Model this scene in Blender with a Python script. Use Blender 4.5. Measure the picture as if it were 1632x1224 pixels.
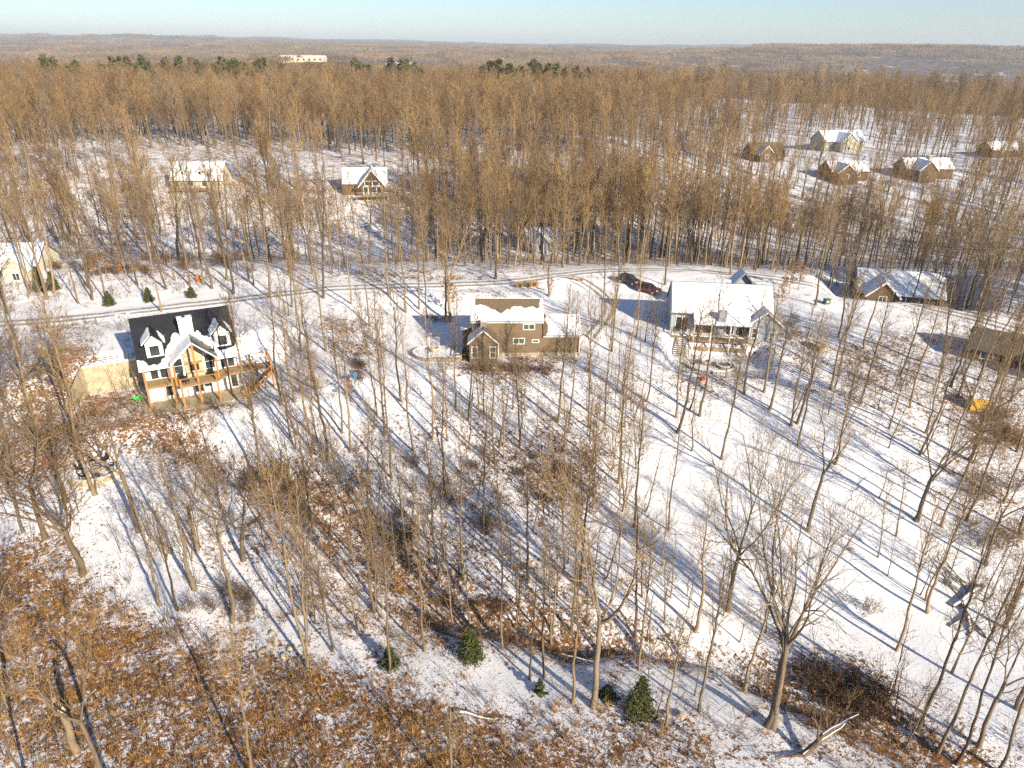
import bpy, math, random
import numpy as np
from mathutils import Vector, Matrix, Euler

R = math.radians
for o in list(bpy.data.objects):
    bpy.data.objects.remove(o)
scene = bpy.context.scene
COL = scene.collection

# ------------------------------------------------------------------ camera
CAM_H = 42.0
CAM_PITCH = 25.3
CAM_ROLL = 0.6
CAM_F = 1133.0 / 1632.0            # focal length in picture widths
cam_data = bpy.data.cameras.new('camera')
cam_data.sensor_width = 36.0
cam_data.lens = 36.0 * CAM_F
cam_data.clip_start = 0.5
cam_data.clip_end = 40000.0
cam = bpy.data.objects.new('camera', cam_data)
COL.objects.link(cam)
CAM_M = Matrix.Rotation(R(90 - CAM_PITCH), 3, 'X') @ Matrix.Rotation(R(CAM_ROLL), 3, 'Z')
cam.matrix_world = Matrix.Translation((0, 0, CAM_H)) @ CAM_M.to_4x4()
scene.camera = cam

# ------------------------------------------------------------------ sky, sun, exposure
SUN_EL, SUN_AZ = 24.0, 141.5        # azimuth clockwise from +Y
world = bpy.data.worlds.new('World')
scene.world = world
world.use_nodes = True
wn = world.node_tree.nodes
sky = wn.new('ShaderNodeTexSky')
sky.sky_type = 'NISHITA'
sky.sun_disc = False
sky.sun_elevation = R(SUN_EL)
sky.sun_rotation = R(SUN_AZ)
sky.altitude = 200
sky.air_density = 0.9
sky.dust_density = 0.45
sky.ozone_density = 3.6
wn['Background'].inputs['Strength'].default_value = 0.082
world.node_tree.links.new(sky.outputs[0], wn['Background'].inputs['Color'])
sun_data = bpy.data.lights.new('sun', 'SUN')
sun_data.energy = 5.0
sun_data.angle = R(0.5)
sun_data.color = (1.0, 0.87, 0.67)
sun = bpy.data.objects.new('sun', sun_data)
COL.objects.link(sun)
sd = Vector((math.sin(R(SUN_AZ)) * math.cos(R(SUN_EL)), math.cos(R(SUN_AZ)) * math.cos(R(SUN_EL)), math.sin(R(SUN_EL))))
sun.rotation_euler = sd.to_track_quat('Z', 'Y').to_euler()
sun.location = sd * 300
vs = scene.view_settings
scene.display_settings.display_device = 'sRGB'
vs.view_transform = 'Standard'
vs.look = 'None'
vs.gamma = 1.0
vs.exposure = 0.85
vs.use_curve_mapping = False
scene.render.engine = 'CYCLES'
scene.cycles.use_denoising = False
scene.cycles.use_adaptive_sampling = True
scene.cycles.adaptive_threshold = 0.025
scene.cycles.max_bounces = 6
scene.cycles.diffuse_bounces = 2
scene.cycles.glossy_bounces = 2
scene.cycles.transmission_bounces = 4
scene.cycles.transparent_max_bounces = 8
scene.cycles.volume_bounces = 0

# ------------------------------------------------------------------ helpers: pixels of the photograph to the ground
def ray(px, py):
    d = CAM_M @ Vector(((px / 1632 - 0.5) / CAM_F, -(py - 612) / 1632 / CAM_F, -1.0))
    return np.array(d)
def project(p):
    q = CAM_M.transposed() @ (Vector(p) - Vector((0, 0, CAM_H)))
    return 816 + 1133 * q.x / -q.z, 612 - 1133 * q.y / -q.z

# ------------------------------------------------------------------ noise and terrain height
def _hash(ix, iy, seed):
    n = (ix.astype(np.int64) * 374761393 + iy.astype(np.int64) * 668265263 + seed * 974711) & 0x7fffffff
    n = ((n ^ (n >> 13)) * 1274126177) & 0x7fffffff
    return ((n ^ (n >> 16)) & 0xffff) / 65535.0
def vnoise(x, y, seed=0):
    x = np.asarray(x, float); y = np.asarray(y, float)
    ix = np.floor(x); iy = np.floor(y)
    fx = x - ix; fy = y - iy
    fx = fx * fx * (3 - 2 * fx); fy = fy * fy * (3 - 2 * fy)
    a = _hash(ix, iy, seed); b = _hash(ix + 1, iy, seed); c = _hash(ix, iy + 1, seed); d = _hash(ix + 1, iy + 1, seed)
    return (a * (1 - fx) + b * fx) * (1 - fy) + (c * (1 - fx) + d * fx) * fy
def fbm(x, y, seed=0, octv=4):
    s = 0; a = 0.5; t = 0
    for k in range(octv):
        s = s + a * vnoise(np.asarray(x) * 2 ** k, np.asarray(y) * 2 ** k, seed + k * 7); t += a; a *= 0.5
    return s / t - 0.5
def sstep(e0, e1, x):
    t = np.clip((np.asarray(x, float) - e0) / (e1 - e0), 0, 1)
    return t * t * (3 - 2 * t)

PL_Y = [-400, -50, 20, 35, 48, 56, 66, 78, 92, 105, 125, 140, 152, 168, 184, 200, 216, 245, 300, 500, 760, 1000, 1500, 2500, 4000, 6000, 8000, 10000, 14000]
PL_Z = [-3, -4, -6, -7, -8.2, -8.4, -7.4, -4.8, -1.8, 0.0, 0.8, 1.2, -0.5, -4.0, -3.0, 1.5, 5.5, 7.5, 8.5, 8, 0, -16, -14, 8, 26, 50, 78, 70, 0]
PR_Y = [-400, -50, 20, 35, 46, 54, 66, 78, 92, 105, 125, 140, 152, 175, 205, 235, 265, 300, 330, 420, 520, 600, 760, 1000, 1400, 1900, 2200, 2600, 3100, 4500, 8000, 14000]
PR_Z = [-3, -4, -6, -7, -8.0, -7.8, -6.2, -4.2, -1.8, 0.0, 0.6, 0.8, -1.0, -5, -7, -4, 0.5, 4.0, 4.5, 7.0, 9, 9, -4, -26, -46, -46, -46, -46, -46, -46, -46, -46]
CREEK = np.array([(-62, 92), (-50, 84), (-39.9, 78.7), (-26.4, 72.3), (-18.5, 67.5), (-11.6, 61.3), (-7.0, 55.8), (-0.6, 52.7), (5.4, 51.1), (11.3, 50.6), (19.7, 48.8), (27, 43.5), (36, 36), (48, 24)])
def seg_dist(X, Y, P):
    best = np.full(np.shape(X), 1e9)
    for (ax, ay), (bx, by) in zip(P[:-1], P[1:]):
        dx, dy = bx - ax, by - ay
        t = np.clip(((X - ax) * dx + (Y - ay) * dy) / (dx * dx + dy * dy), 0, 1)
        best = np.minimum(best, np.hypot(X - ax - t * dx, Y - ay - t * dy))
    return best
# levelled ground round the houses: origin x, y, rotation, local x0, x1, y0, y1, height, blend
H1 = (-52.5, 91.6, 28.0)
H2 = (-6.5, 104.2, 1.5)
H3 = (26.0, 113.2, -6.5)
PADS = [
    (*H1, -16, 20, 3.2, 16, 0.7, 7), (*H1, -7, 19, -8.5, 2.2, -3.3, 6), 
    (*H2, -14, 22, -6.5, 14, -0.9, 9),
    (*H3, -16, 20, -3.5, 14, 0.2, 8), (*H3, 1, 13, -14.5, -7.5, -2.6, 3),
    (70.5, 103.5, -33, -2, 17, -8, 7, -0.5, 8),
    (68.5, 138.5, -16, -2, 18, -7.5, 8, -2.6, 7),
]
def _interp(Y, ys, zs, s):
    return (np.interp(Y - s, ys, zs) + np.interp(Y, ys, zs) * 2 + np.interp(Y + s, ys, zs)) / 4
def height(X, Y):
    X = np.asarray(X, float); Y = np.asarray(Y, float)
    s = 3 + np.clip(Y - 150, 0, 4000) * 0.06
    w = sstep(0.08, 0.34, X / np.maximum(Y, 40))
    side = np.interp(np.clip(X, 60, 700), [60, 90, 118, 166, 226, 285, 360, 500, 700], [700, 660, 628, 536, 478, 428, 370, 290, 200])
    Zr = _interp(Y, PR_Y, PR_Z, s)
    fall = 9.0 - 0.13 * np.maximum(0, Y - side - 45)
    Zr = np.where(Y > 330, np.minimum(Zr, np.maximum(fall, -46)), Zr)
    Zr = Zr + np.interp(Y, [1850, 2150, 2600, 3100, 4500, 8000, 14000], [0, 36, 92, 104, 80, 110, 40]) * (0.75 + 0.5 * vnoise(X / 900 + 3.3, Y / 3000, 17))
    Z = _interp(Y, PL_Y, PL_Z, s) * (1 - w) + Zr * w
    near = 1 - sstep(150, 400, Y)
    Z = Z + fbm(X / 34, Y / 34, 3) * (1.6 + 3.0 * (1 - near))
    Z = Z + fbm(X / 5, Y / 5, 5, 3) * 0.35 * near
    far = sstep(700, 2200, np.hypot(X, Y))
    Z = Z + far * (fbm(X / 800, Y / 800, 11, 5) * 62) + sstep(3000, 7000, Y) * (fbm(X / 2600, Y / 1300, 21, 3) * 80)
    Z = Z + sstep(1500, 6000, Y) * np.clip(-X / np.maximum(Y, 1), 0, 0.9) * 55
    Z = Z + 36 * np.exp(-(((X + 370) / 260) ** 2 + ((Y - 1440) / 170) ** 2))
    d = seg_dist(X, Y + fbm(X / 6, Y / 6, 9, 2) * 3, CREEK)
    Z = Z - 1.5 * np.exp(-(d / 1.7) ** 2) - 0.9 * np.exp(-(d / 6.0) ** 2)
    for (ox, oy, a, x0, x1, y0, y1, z, bl) in PADS:
        c, sn = math.cos(R(a)), math.sin(R(a))
        lx = (X - ox) * c + (Y - oy) * sn; ly = -(X - ox) * sn + (Y - oy) * c
        dd = np.hypot(np.maximum(np.maximum(x0 - lx, lx - x1), 0), np.maximum(np.maximum(y0 - ly, ly - y1), 0))
        k = 1 - sstep(0, bl, dd)
        Z = Z * (1 - k) + z * k
    return Z
def hz(x, y):
    return float(height(np.array([x]), np.array([y]))[0])
_T = np.concatenate([np.linspace(20, 260, 481), np.geomspace(262, 9000, 500)])
def ground_at(px, py):
    d = ray(px, py)
    X = d[0] * _T; Y = d[1] * _T; Z = CAM_H + d[2] * _T
    g = height(X, Y) - Z
    i = int(np.argmax(g > 0))
    if i == 0:
        i = len(_T) - 1
    t0, t1 = _T[i - 1], _T[i]
    f = g[i - 1] / (g[i - 1] - g[i])
    t = t0 + (t1 - t0) * f
    x, y = d[0] * t, d[1] * t
    return x, y, hz(x, y)
def height_from_top(p, py_top):
    lo, hi = 0.5, 40.0
    for k in range(30):
        m = (lo + hi) / 2
        if project((p[0], p[1], p[2] + m))[1] > py_top: lo = m
        else: hi = m
    return lo

# ------------------------------------------------------------------ mesh helpers
def np_mesh(name, V, F, mat=None, smooth=False):
    """V (n,3); F (m,4) quads or (m,3) triangles as arrays, or a list of both"""
    me = bpy.data.meshes.new(name)
    Fs = F if isinstance(F, list) else [F]
    Fs = [np.asarray(f, np.int32) for f in Fs if len(f)]
    V = np.asarray(V, np.float32)
    me.vertices.add(len(V)); me.vertices.foreach_set('co', V.ravel())
    nl = sum(f.size for f in Fs); npoly = sum(len(f) for f in Fs)
    me.loops.add(nl); me.polygons.add(npoly)
    me.loops.foreach_set('vertex_index', np.concatenate([f.ravel() for f in Fs]))
    sizes = np.concatenate([np.full(len(f), f.shape[1], np.int32) for f in Fs])
    starts = np.concatenate([[0], np.cumsum(sizes)[:-1]]).astype(np.int32)
    me.polygons.foreach_set('loop_start', starts)
    if smooth:
        me.polygons.foreach_set('use_smooth', np.ones(npoly, bool))
    me.update(calc_edges=True)
    if mat: me.materials.append(mat)
    return me
def link(name, data, parent=None, loc=None, rz=None):
    o = bpy.data.objects.new(name, data)
    COL.objects.link(o)
    if parent is not None: o.parent = parent
    if loc is not None: o.location = loc
    if rz is not None: o.rotation_euler = (0, 0, rz)
    return o
def tag(o, label=None, cat=None, group=None, kind=None):
    if label: o['label'] = label
    if cat: o['category'] = cat
    if group: o['group'] = group
    if kind: o['kind'] = kind
    return o
def thing(name, label, cat, loc=(0, 0, 0), rz=0.0, group=None):
    o = bpy.data.objects.new(name, None)
    o.empty_display_size = 0.3
    COL.objects.link(o)
    o.location = loc; o.rotation_euler = (0, 0, rz)
    return tag(o, label, cat, group)
class MB:
    def __init__(s): s.v = []; s.f = []
    def add(s, pts, faces):
        n = len(s.v); s.v += [tuple(p) for p in pts]; s.f += [tuple(n + i for i in f) for f in faces]; return s
    def box(s, x0, y0, z0, x1, y1, z1):
        x0, x1 = min(x0, x1), max(x0, x1); y0, y1 = min(y0, y1), max(y0, y1); z0, z1 = min(z0, z1), max(z0, z1)
        return s.add([(x0, y0, z0), (x1, y0, z0), (x1, y1, z0), (x0, y1, z0), (x0, y0, z1), (x1, y0, z1), (x1, y1, z1), (x0, y1, z1)],
                     [(0, 3, 2, 1), (4, 5, 6, 7), (0, 1, 5, 4), (1, 2, 6, 5), (2, 3, 7, 6), (3, 0, 4, 7)])
    def prism(s, poly, axis, a, b):
        n = len(poly)
        def P(q, t): return {'y': (q[0], t, q[1]), 'x': (t, q[0], q[1]), 'z': (q[0], q[1], t)}[axis]
        pts = [P(q, a) for q in poly] + [P(q, b) for q in poly]
        return s.add(pts, [tuple(range(n))[::-1], tuple(range(n, 2 * n))] + [(i, (i + 1) % n, n + (i + 1) % n, n + i) for i in range(n)])
    def slab(s, q, th):
        q = [Vector(p) for p in q]
        nrm = (q[1] - q[0]).cross(q[3] - q[0]).normalized()
        if nrm.z < 0: nrm = -nrm
        return s.add([p - nrm * th for p in q] + q, [(0, 3, 2, 1), (4, 5, 6, 7), (0, 1, 5, 4), (1, 2, 6, 5), (2, 3, 7, 6), (3, 0, 4, 7)])
    def bar(s, a, b, w, h=None):
        h = h or w
        a = Vector(a); b = Vector(b); d = (b - a).normalized()
        u = d.cross(Vector((0, 0, 1)))
        u = Vector((1, 0, 0)) if u.length < 1e-3 else u.normalized()
        v = u.cross(d).normalized()
        c = [(-1, -1), (1, -1), (1, 1), (-1, 1)]
        return s.add([p + u * (i * w / 2) + v * (j * h / 2) for p in (a, b) for i, j in c],
                     [(0, 3, 2, 1), (4, 5, 6, 7), (0, 1, 5, 4), (1, 2, 6, 5), (2, 3, 7, 6), (3, 0, 4, 7)])
    def tube(s, a, b, r0, r1, n=10):
        a = Vector(a); b = Vector(b); d = (b - a).normalized()
        u = d.orthogonal().normalized(); v = d.cross(u)
        pts = [p + (u * math.cos(t) + v * math.sin(t)) * r for p, r in ((a, r0), (b, r1)) for t in [2 * math.pi * k / n for k in range(n)]]
        return s.add(pts, [(i, (i + 1) % n, n + (i + 1) % n, n + i) for i in range(n)] + [tuple(range(n))[::-1], tuple(range(n, 2 * n))])
    def build(s, name, mat, parent=None, smooth=False):
        me = bpy.data.meshes.new(name)
        me.from_pydata([tuple(p) for p in s.v], [], s.f)
        me.materials.append(mat)
        if smooth: me.polygons.foreach_set('use_smooth', [True] * len(me.polygons))
        me.update()
        return link(name, me, parent)

# ------------------------------------------------------------------ materials
def new_mat(name):
    m = bpy.data.materials.new(name); m.use_nodes = True
    return m, m.node_tree.nodes, m.node_tree.links, m.node_tree.nodes['Principled BSDF']
def ramp(N, L, src, stops):
    r = N.new('ShaderNodeValToRGB')
    e = r.color_ramp.elements
    while len(e) < len(stops): e.new(0.5)
    for el, (p, c) in zip(e, stops):
        el.position = p; el.color = (*c, 1) if len(c) == 3 else c
    L.new(src, r.inputs[0])
    return r.outputs[0]
def noise(N, L, scale, detail=3, rough=0.55, coord='Object', dist=0.0, stretch=None):
    tc = N.new('ShaderNodeTexCoord'); t = N.new('ShaderNodeTexNoise')
    t.inputs['Scale'].default_value = scale; t.inputs['Detail'].default_value = detail
    t.inputs['Roughness'].default_value = rough; t.inputs['Distortion'].default_value = dist
    src = tc.outputs[coord]
    if stretch:
        mp = N.new('ShaderNodeMapping'); mp.inputs['Scale'].default_value = stretch
        L.new(src, mp.inputs[0]); src = mp.outputs[0]
    L.new(src, t.inputs['Vector'])
    return t.outputs['Fac']
def mix(N, L, fac, a, b, typ='MIX'):
    m = N.new('ShaderNodeMix'); m.data_type = 'RGBA'; m.blend_type = typ
    for s, v in ((m.inputs[0], fac), (m.inputs[6], a), (m.inputs[7], b)):
        if hasattr(v, 'links'): L.new(v, s)
        elif isinstance(v, (int, float)): s.default_value = v
        else: s.default_value = (*v, 1)
    return m.outputs[2]
def mth(N, L, op, a, b=None, clamp=False):
    m = N.new('ShaderNodeMath'); m.operation = op; m.use_clamp = clamp
    for s, v in zip(m.inputs, (a, b)):
        if v is None: continue
        if hasattr(v, 'links'): L.new(v, s)
        else: s.default_value = v
    return m.outputs[0]
def mrange(N, L, v, a, b, c=0.0, d=1.0, smooth=True):
    m = N.new('ShaderNodeMapRange')
    if smooth: m.interpolation_type = 'SMOOTHSTEP'
    L.new(v, m.inputs[0])
    for i, k in enumerate((a, b, c, d)): m.inputs[i + 1].default_value = k
    return m.outputs[0]
def bump(N, L, bsdf, h, strength=0.4, dist=0.05):
    b = N.new('ShaderNodeBump'); b.inputs['Strength'].default_value = strength; b.inputs['Distance'].default_value = dist
    L.new(h, b.inputs['Height']); L.new(b.outputs[0], bsdf.inputs['Normal'])
def plain(name, c, rough=0.7, var=0.25, scale=3.0, metal=0.0, bmp=0.0, stretch=None, spec=0.3):
    m, N, L, B = new_mat(name)
    f = noise(N, L, scale, 4, 0.6, stretch=stretch)
    lo = tuple(x * (1 - var) for x in c); hi = tuple(min(1, x * (1 + var)) for x in c)
    L.new(ramp(N, L, f, [(0.3, lo), (0.7, hi)]), B.inputs['Base Color'])
    B.inputs['Roughness'].default_value = rough; B.inputs['Metallic'].default_value = metal
    B.inputs['Specular IOR Level'].default_value = spec
    if bmp: bump(N, L, B, f, bmp, 0.03)
    return m
def siding(name, c, pitch=0.18, vertical=False, var=0.12):
    m, N, L, B = new_mat(name)
    tc = N.new('ShaderNodeTexCoord'); sp = N.new('ShaderNodeSeparateXYZ'); L.new(tc.outputs['Object'], sp.inputs[0])
    ax = mth(N, L, 'ADD', sp.outputs[0], sp.outputs[1]) if vertical else sp.outputs[2]
    fr = mth(N, L, 'FRACT', mth(N, L, 'MULTIPLY', ax, 1 / pitch))
    f = noise(N, L, 1.2, 5, 0.65)
    base = ramp(N, L, f, [(0.3, tuple(x * (1 - var) for x in c)), (0.7, tuple(min(1, x * (1 + var)) for x in c))])
    gap = mrange(N, L, fr, 0.02, 0.14)
    L.new(mix(N, L, gap, tuple(x * 0.6 for x in c), base), B.inputs['Base Color'])
    bump(N, L, B, fr, 0.5, 0.02)
    B.inputs['Roughness'].default_value = 0.75
    B.inputs['Specular IOR Level'].default_value = 0.25
    return m
def glass_mat(name, c=(0.02, 0.025, 0.03)):
    m, N, L, B = new_mat(name)
    f = noise(N, L, 0.8, 2)
    L.new(ramp(N, L, f, [(0.35, c), (0.65, tuple(x * 2.4 + 0.01 for x in c))]), B.inputs['Base Color'])
    B.inputs['Roughness'].default_value = 0.06
    B.inputs['Specular IOR Level'].default_value = 0.6
    return m
M = {}
def bark_mat(name, dark, light, twig=False):
    m, N, L, B = new_mat(name)
    oi = N.new('ShaderNodeObjectInfo')
    f = noise(N, L, 3.2, 6, 0.78, stretch=(1, 1, 0.30))
    base = mix(N, L, oi.outputs['Random'], dark, light)
    r2 = mth(N, L, 'FRACT', mth(N, L, 'MULTIPLY', oi.outputs['Random'], 7.31))
    gl = (dark[0] * 0.8 + light[0] * 0.3)
    base = mix(N, L, mrange(N, L, r2, 0.5, 1.0, 0.0, 0.5), base, (gl, gl * 0.86, gl * 0.72))
    tone = ramp(N, L, f, [(0.30, (0.40, 0.37, 0.34)), (0.43, (0.80, 0.79, 0.76)), (0.55, (1.0, 1.0, 1.0)), (0.70, (1.38, 1.34, 1.24))])
    L.new(mix(N, L, 1.0, base, tone, 'MULTIPLY'), B.inputs['Base Color'])
    if not twig: bump(N, L, B, noise(N, L, 9, 4, 0.7, stretch=(1, 1, 0.25)), 0.6, 0.05)
    B.inputs['Roughness'].default_value = 0.9
    B.inputs['Specular IOR Level'].default_value = 0.15
    return m
M['bark'] = bark_mat('bark', (0.10, 0.070, 0.045), (0.32, 0.235, 0.145))
M['twig'] = bark_mat('twig', (0.15, 0.092, 0.045), (0.36, 0.245, 0.13), True)
M['far_twig'] = bark_mat('far_twig', (0.17, 0.102, 0.046), (0.40, 0.265, 0.125), True)
M['shrub_twig'] = bark_mat('shrub_twig', (0.11, 0.065, 0.035), (0.22, 0.14, 0.075), True)
M['pale_twig'] = bark_mat('pale_twig', (0.17, 0.11, 0.06), (0.34, 0.25, 0.15), True)
M['needle'] = plain('needle', (0.070, 0.078, 0.020), 0.8, 0.5, 2.5)
M['far_needle'] = plain('far_needle', (0.085, 0.085, 0.022), 0.85, 0.4, 0.4)
M['dead_leaf'] = plain('dead_leaf', (0.33, 0.155, 0.042), 0.8, 0.6, 1.3)
M['rust_leaf'] = plain('rust_leaf', (0.17, 0.07, 0.028), 0.8, 0.5, 1.3)
M['dry_grass'] = plain('dry_grass', (0.46, 0.26, 0.075), 0.8, 0.5, 0.7)
M['gold_grass'] = plain('gold_grass', (0.50, 0.30, 0.09), 0.8, 0.35, 2)
M['snow'] = plain('snow', (0.82, 0.83, 0.86), 0.65, 0.04, 1.5, bmp=0.15)
M['roof_snow'] = plain('roof_snow', (0.83, 0.84, 0.87), 0.6, 0.03, 2.5, bmp=0.2)
def ground_mat():
    m, N, L, B = new_mat('snowy_ground')
    at = N.new('ShaderNodeAttribute'); at.attribute_name = 'litter'
    fw = N.new('ShaderNodeAttribute'); fw.attribute_name = 'farwood'
    n1 = noise(N, L, 2.6, 6, 0.68, dist=0.6)
    n2 = noise(N, L, 0.45, 5, 0.6, dist=0.3)
    n3 = noise(N, L, 7.0, 3, 0.6)
    v = mth(N, L, 'ADD', mth(N, L, 'MULTIPLY', n1, 0.68), mth(N, L, 'MULTIPLY', n2, 0.32))
    v = mth(N, L, 'ADD', v, mth(N, L, 'MULTIPLY', mth(N, L, 'SUBTRACT', n3, 0.5), 0.22))
    v = mth(N, L, 'ADD', v, mth(N, L, 'MULTIPLY', mth(N, L, 'SUBTRACT', at.outputs['Fac'], 0.5), 0.27))
    mask = mrange(N, L, v, 0.545, 0.60)
    nl = noise(N, L, 1.6, 5, 0.75)
    leaf = ramp(N, L, nl, [(0.28, (0.055, 0.032, 0.018)), (0.42, (0.15, 0.075, 0.032)), (0.55, (0.25, 0.125, 0.05)), (0.7, (0.34, 0.20, 0.085)), (0.8, (0.16, 0.12, 0.05))])
    sn = ramp(N, L, noise(N, L, 0.25, 4), [(0.3, (0.78, 0.79, 0.83)), (0.7, (0.85, 0.855, 0.88))])
    near = mix(N, L, mask, sn, leaf)
    nf = noise(N, L, 0.012, 8, 0.7)
    wood = ramp(N, L, noise(N, L, 0.05, 6, 0.75), [(0.36, (0.035, 0.026, 0.022)), (0.5, (0.11, 0.075, 0.055)), (0.64, (0.22, 0.155, 0.11))])
    wood = mix(N, L, mrange(N, L, nf, 0.56, 0.66, 0.0, 0.75), wood, (0.7, 0.71, 0.74))
    L.new(mix(N, L, fw.outputs['Fac'], near, wood), B.inputs['Base Color'])
    hgt = mth(N, L, 'ADD', mth(N, L, 'MULTIPLY', n1, 0.6), mth(N, L, 'MULTIPLY', n3, 0.25))
    bump(N, L, B, hgt, 0.55, 0.18)
    B.inputs['Roughness'].default_value = 0.7
    B.inputs['Specular IOR Level'].default_value = 0.2
    return m
M['ground'] = ground_mat()
def road_mat():
    m, N, L, B = new_mat('snowy_road')
    uv = N.new('ShaderNodeUVMap'); sp = N.new('ShaderNodeSeparateXYZ'); L.new(uv.outputs[0], sp.inputs[0])
    n = noise(N, L, 0.9, 5, 0.6, dist=0.5); n2 = noise(N, L, 3.0, 4, 0.65)
    u = mth(N, L, 'ADD', sp.outputs[0], mth(N, L, 'MULTIPLY', mth(N, L, 'SUBTRACT', n, 0.5), 0.16))
    def track(c, w):
        d = mth(N, L, 'ABSOLUTE', mth(N, L, 'SUBTRACT', u, c))
        return mrange(N, L, d, w * 0.55, w, 1.0, 0.0)
    t = mth(N, L, 'MAXIMUM', track(0.30, 0.12), track(0.68, 0.12))
    t = mth(N, L, 'MULTIPLY', t, mrange(N, L, n2, 0.30, 0.52))
    gravel = ramp(N, L, n2, [(0.3, (0.16, 0.13, 0.10)), (0.7, (0.36, 0.31, 0.25))])
    L.new(mix(N, L, t, (0.80, 0.81, 0.84), gravel), B.inputs['Base Color'])
    bump(N, L, B, n2, 0.4, 0.08)
    B.inputs['Roughness'].default_value = 0.75
    B.inputs['Specular IOR Level'].default_value = 0.2
    return m
M['road'] = road_mat()
M['black_metal'] = plain('black_metal', (0.022, 0.022, 0.025), 0.35, 0.2, 1.0, metal=0.0, spec=0.5)
M['white_board'] = siding('white_board', (0.80, 0.79, 0.76), 0.4, True, 0.03)
M['white_trim'] = plain('white_trim', (0.78, 0.77, 0.74), 0.5, 0.05)
M['cedar'] = plain('cedar', (0.42, 0.20, 0.06), 0.6, 0.3, 4, stretch=(1, 1, 6))
M['concrete'] = plain('concrete', (0.42, 0.35, 0.24), 0.85, 0.15, 1.5)
M['tan_wall'] = plain('tan_wall', (0.43, 0.36, 0.25), 0.85, 0.25, 1.2)
M['stone'] = plain('stone', (0.47, 0.38, 0.27), 0.85, 0.4, 4.0, bmp=0.6)
M['grey_stone'] = plain('grey_stone', (0.33, 0.28, 0.22), 0.85, 0.35, 5.0, bmp=0.6)
M['glass'] = glass_mat('window_glass')
M['glass_green'] = glass_mat('window_glass_greenish', (0.05, 0.06, 0.045))
M['brown_siding'] = siding('brown_siding', (0.20, 0.145, 0.09), 0.2)
M['brown_shingle'] = plain('brown_shingle', (0.15, 0.11, 0.068), 0.9, 0.3, 5.0, bmp=0.3)
M['grey_siding'] = siding('grey_siding', (0.36, 0.39, 0.42), 0.2)
M['blue_metal'] = plain('blue_metal', (0.15, 0.17, 0.20), 0.45, 0.15, 1.0)
M['grey_shingle'] = plain('grey_shingle', (0.105, 0.088, 0.068), 0.9, 0.25, 4.0, bmp=0.3)
M['tan_siding'] = siding('tan_siding', (0.46, 0.42, 0.31), 0.2)
M['cream_siding'] = siding('cream_siding', (0.62, 0.57, 0.44), 0.2)
M['dark_wood'] = plain('dark_wood', (0.12, 0.075, 0.04), 0.75, 0.3, 4)
M['log_siding'] = siding('log_siding', (0.15, 0.10, 0.06), 0.3)
M['weathered'] = plain('weathered_wood', (0.33, 0.24, 0.14), 0.8, 0.3, 5)
M['yellow_wood'] = plain('yellow_wood', (0.72, 0.42, 0.05), 0.7, 0.25, 3)
M['dark_iron'] = plain('dark_iron', (0.025, 0.025, 0.028), 0.5, 0.2, 3)
M['rubber'] = plain('rubber', (0.018, 0.018, 0.018), 0.85, 0.2, 5)
M['alloy'] = plain('alloy', (0.45, 0.45, 0.46), 0.35, 0.1, 5, metal=0.8)
M['car_black'] = plain('car_black', (0.012, 0.012, 0.014), 0.22, 0.15, 1, spec=0.6)
M['car_red'] = plain('car_red', (0.085, 0.018, 0.014), 0.25, 0.15, 1, spec=0.6)
M['car_glass'] = glass_mat('car_glass', (0.01, 0.012, 0.014))
M['lamp_clear'] = plain('lamp_clear', (0.7, 0.7, 0.68), 0.2, 0.1, 5)
M['lamp_red'] = plain('lamp_red', (0.35, 0.02, 0.015), 0.3, 0.1, 5)
M['green_plastic'] = plain('green_plastic', (0.03, 0.42, 0.06), 0.5, 0.15, 3)
M['red_plastic'] = plain('red_plastic', (0.55, 0.03, 0.03), 0.5, 0.15, 3)
M['blue_plastic'] = plain('blue_plastic', (0.12, 0.35, 0.55), 0.5, 0.15, 3)
M['orange_fabric'] = plain('orange_fabric', (0.55, 0.12, 0.03), 0.8, 0.2, 3)
M['utility_green'] = plain('utility_green', (0.07, 0.11, 0.07), 0.6, 0.15, 3)
M['cut_wood'] = plain('cut_wood', (0.50, 0.34, 0.17), 0.8, 0.3, 5)
M['water'] = plain('river_water', (0.05, 0.09, 0.13), 0.15, 0.15, 0.02, spec=0.5)
M['far_wall'] = plain('far_wall', (0.66, 0.56, 0.38), 0.8, 0.1, 0.1)
M['far_white'] = plain('far_white', (0.74, 0.72, 0.68), 0.8, 0.06, 0.1)
# ================================================================== the setting: ground, roads, river
rng = np.random.default_rng(7)
def grid_lines(lo, hi, step, out_lo, out_hi, ratio):
    mid = list(np.arange(lo, hi + 1e-6, step))
    a = []; s = step; x = hi
    while x < out_hi:
        s *= ratio; x += s; a.append(x)
    b = []; s = step; x = lo
    while x > out_lo:
        s *= ratio; x -= s; b.append(x)
    return np.array(b[::-1] + mid + a)
GX = grid_lines(-78, 82, 0.8, -11000, 11000, 1.055)
GY = grid_lines(28, 150, 0.7, -300, 11500, 1.045)
XX, YY = np.meshgrid(GX, GY)
ZZ = height(XX, YY)
nx, ny = len(GX), len(GY)
idx = np.arange(nx * ny).reshape(ny, nx)
quads = np.stack([idx[:-1, :-1], idx[:-1, 1:], idx[1:, 1:], idx[1:, :-1]], -1).reshape(-1, 4)
gm = np_mesh('ground', np.stack([XX, YY, ZZ], -1).reshape(-1, 3), quads, M['ground'], True)
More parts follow.
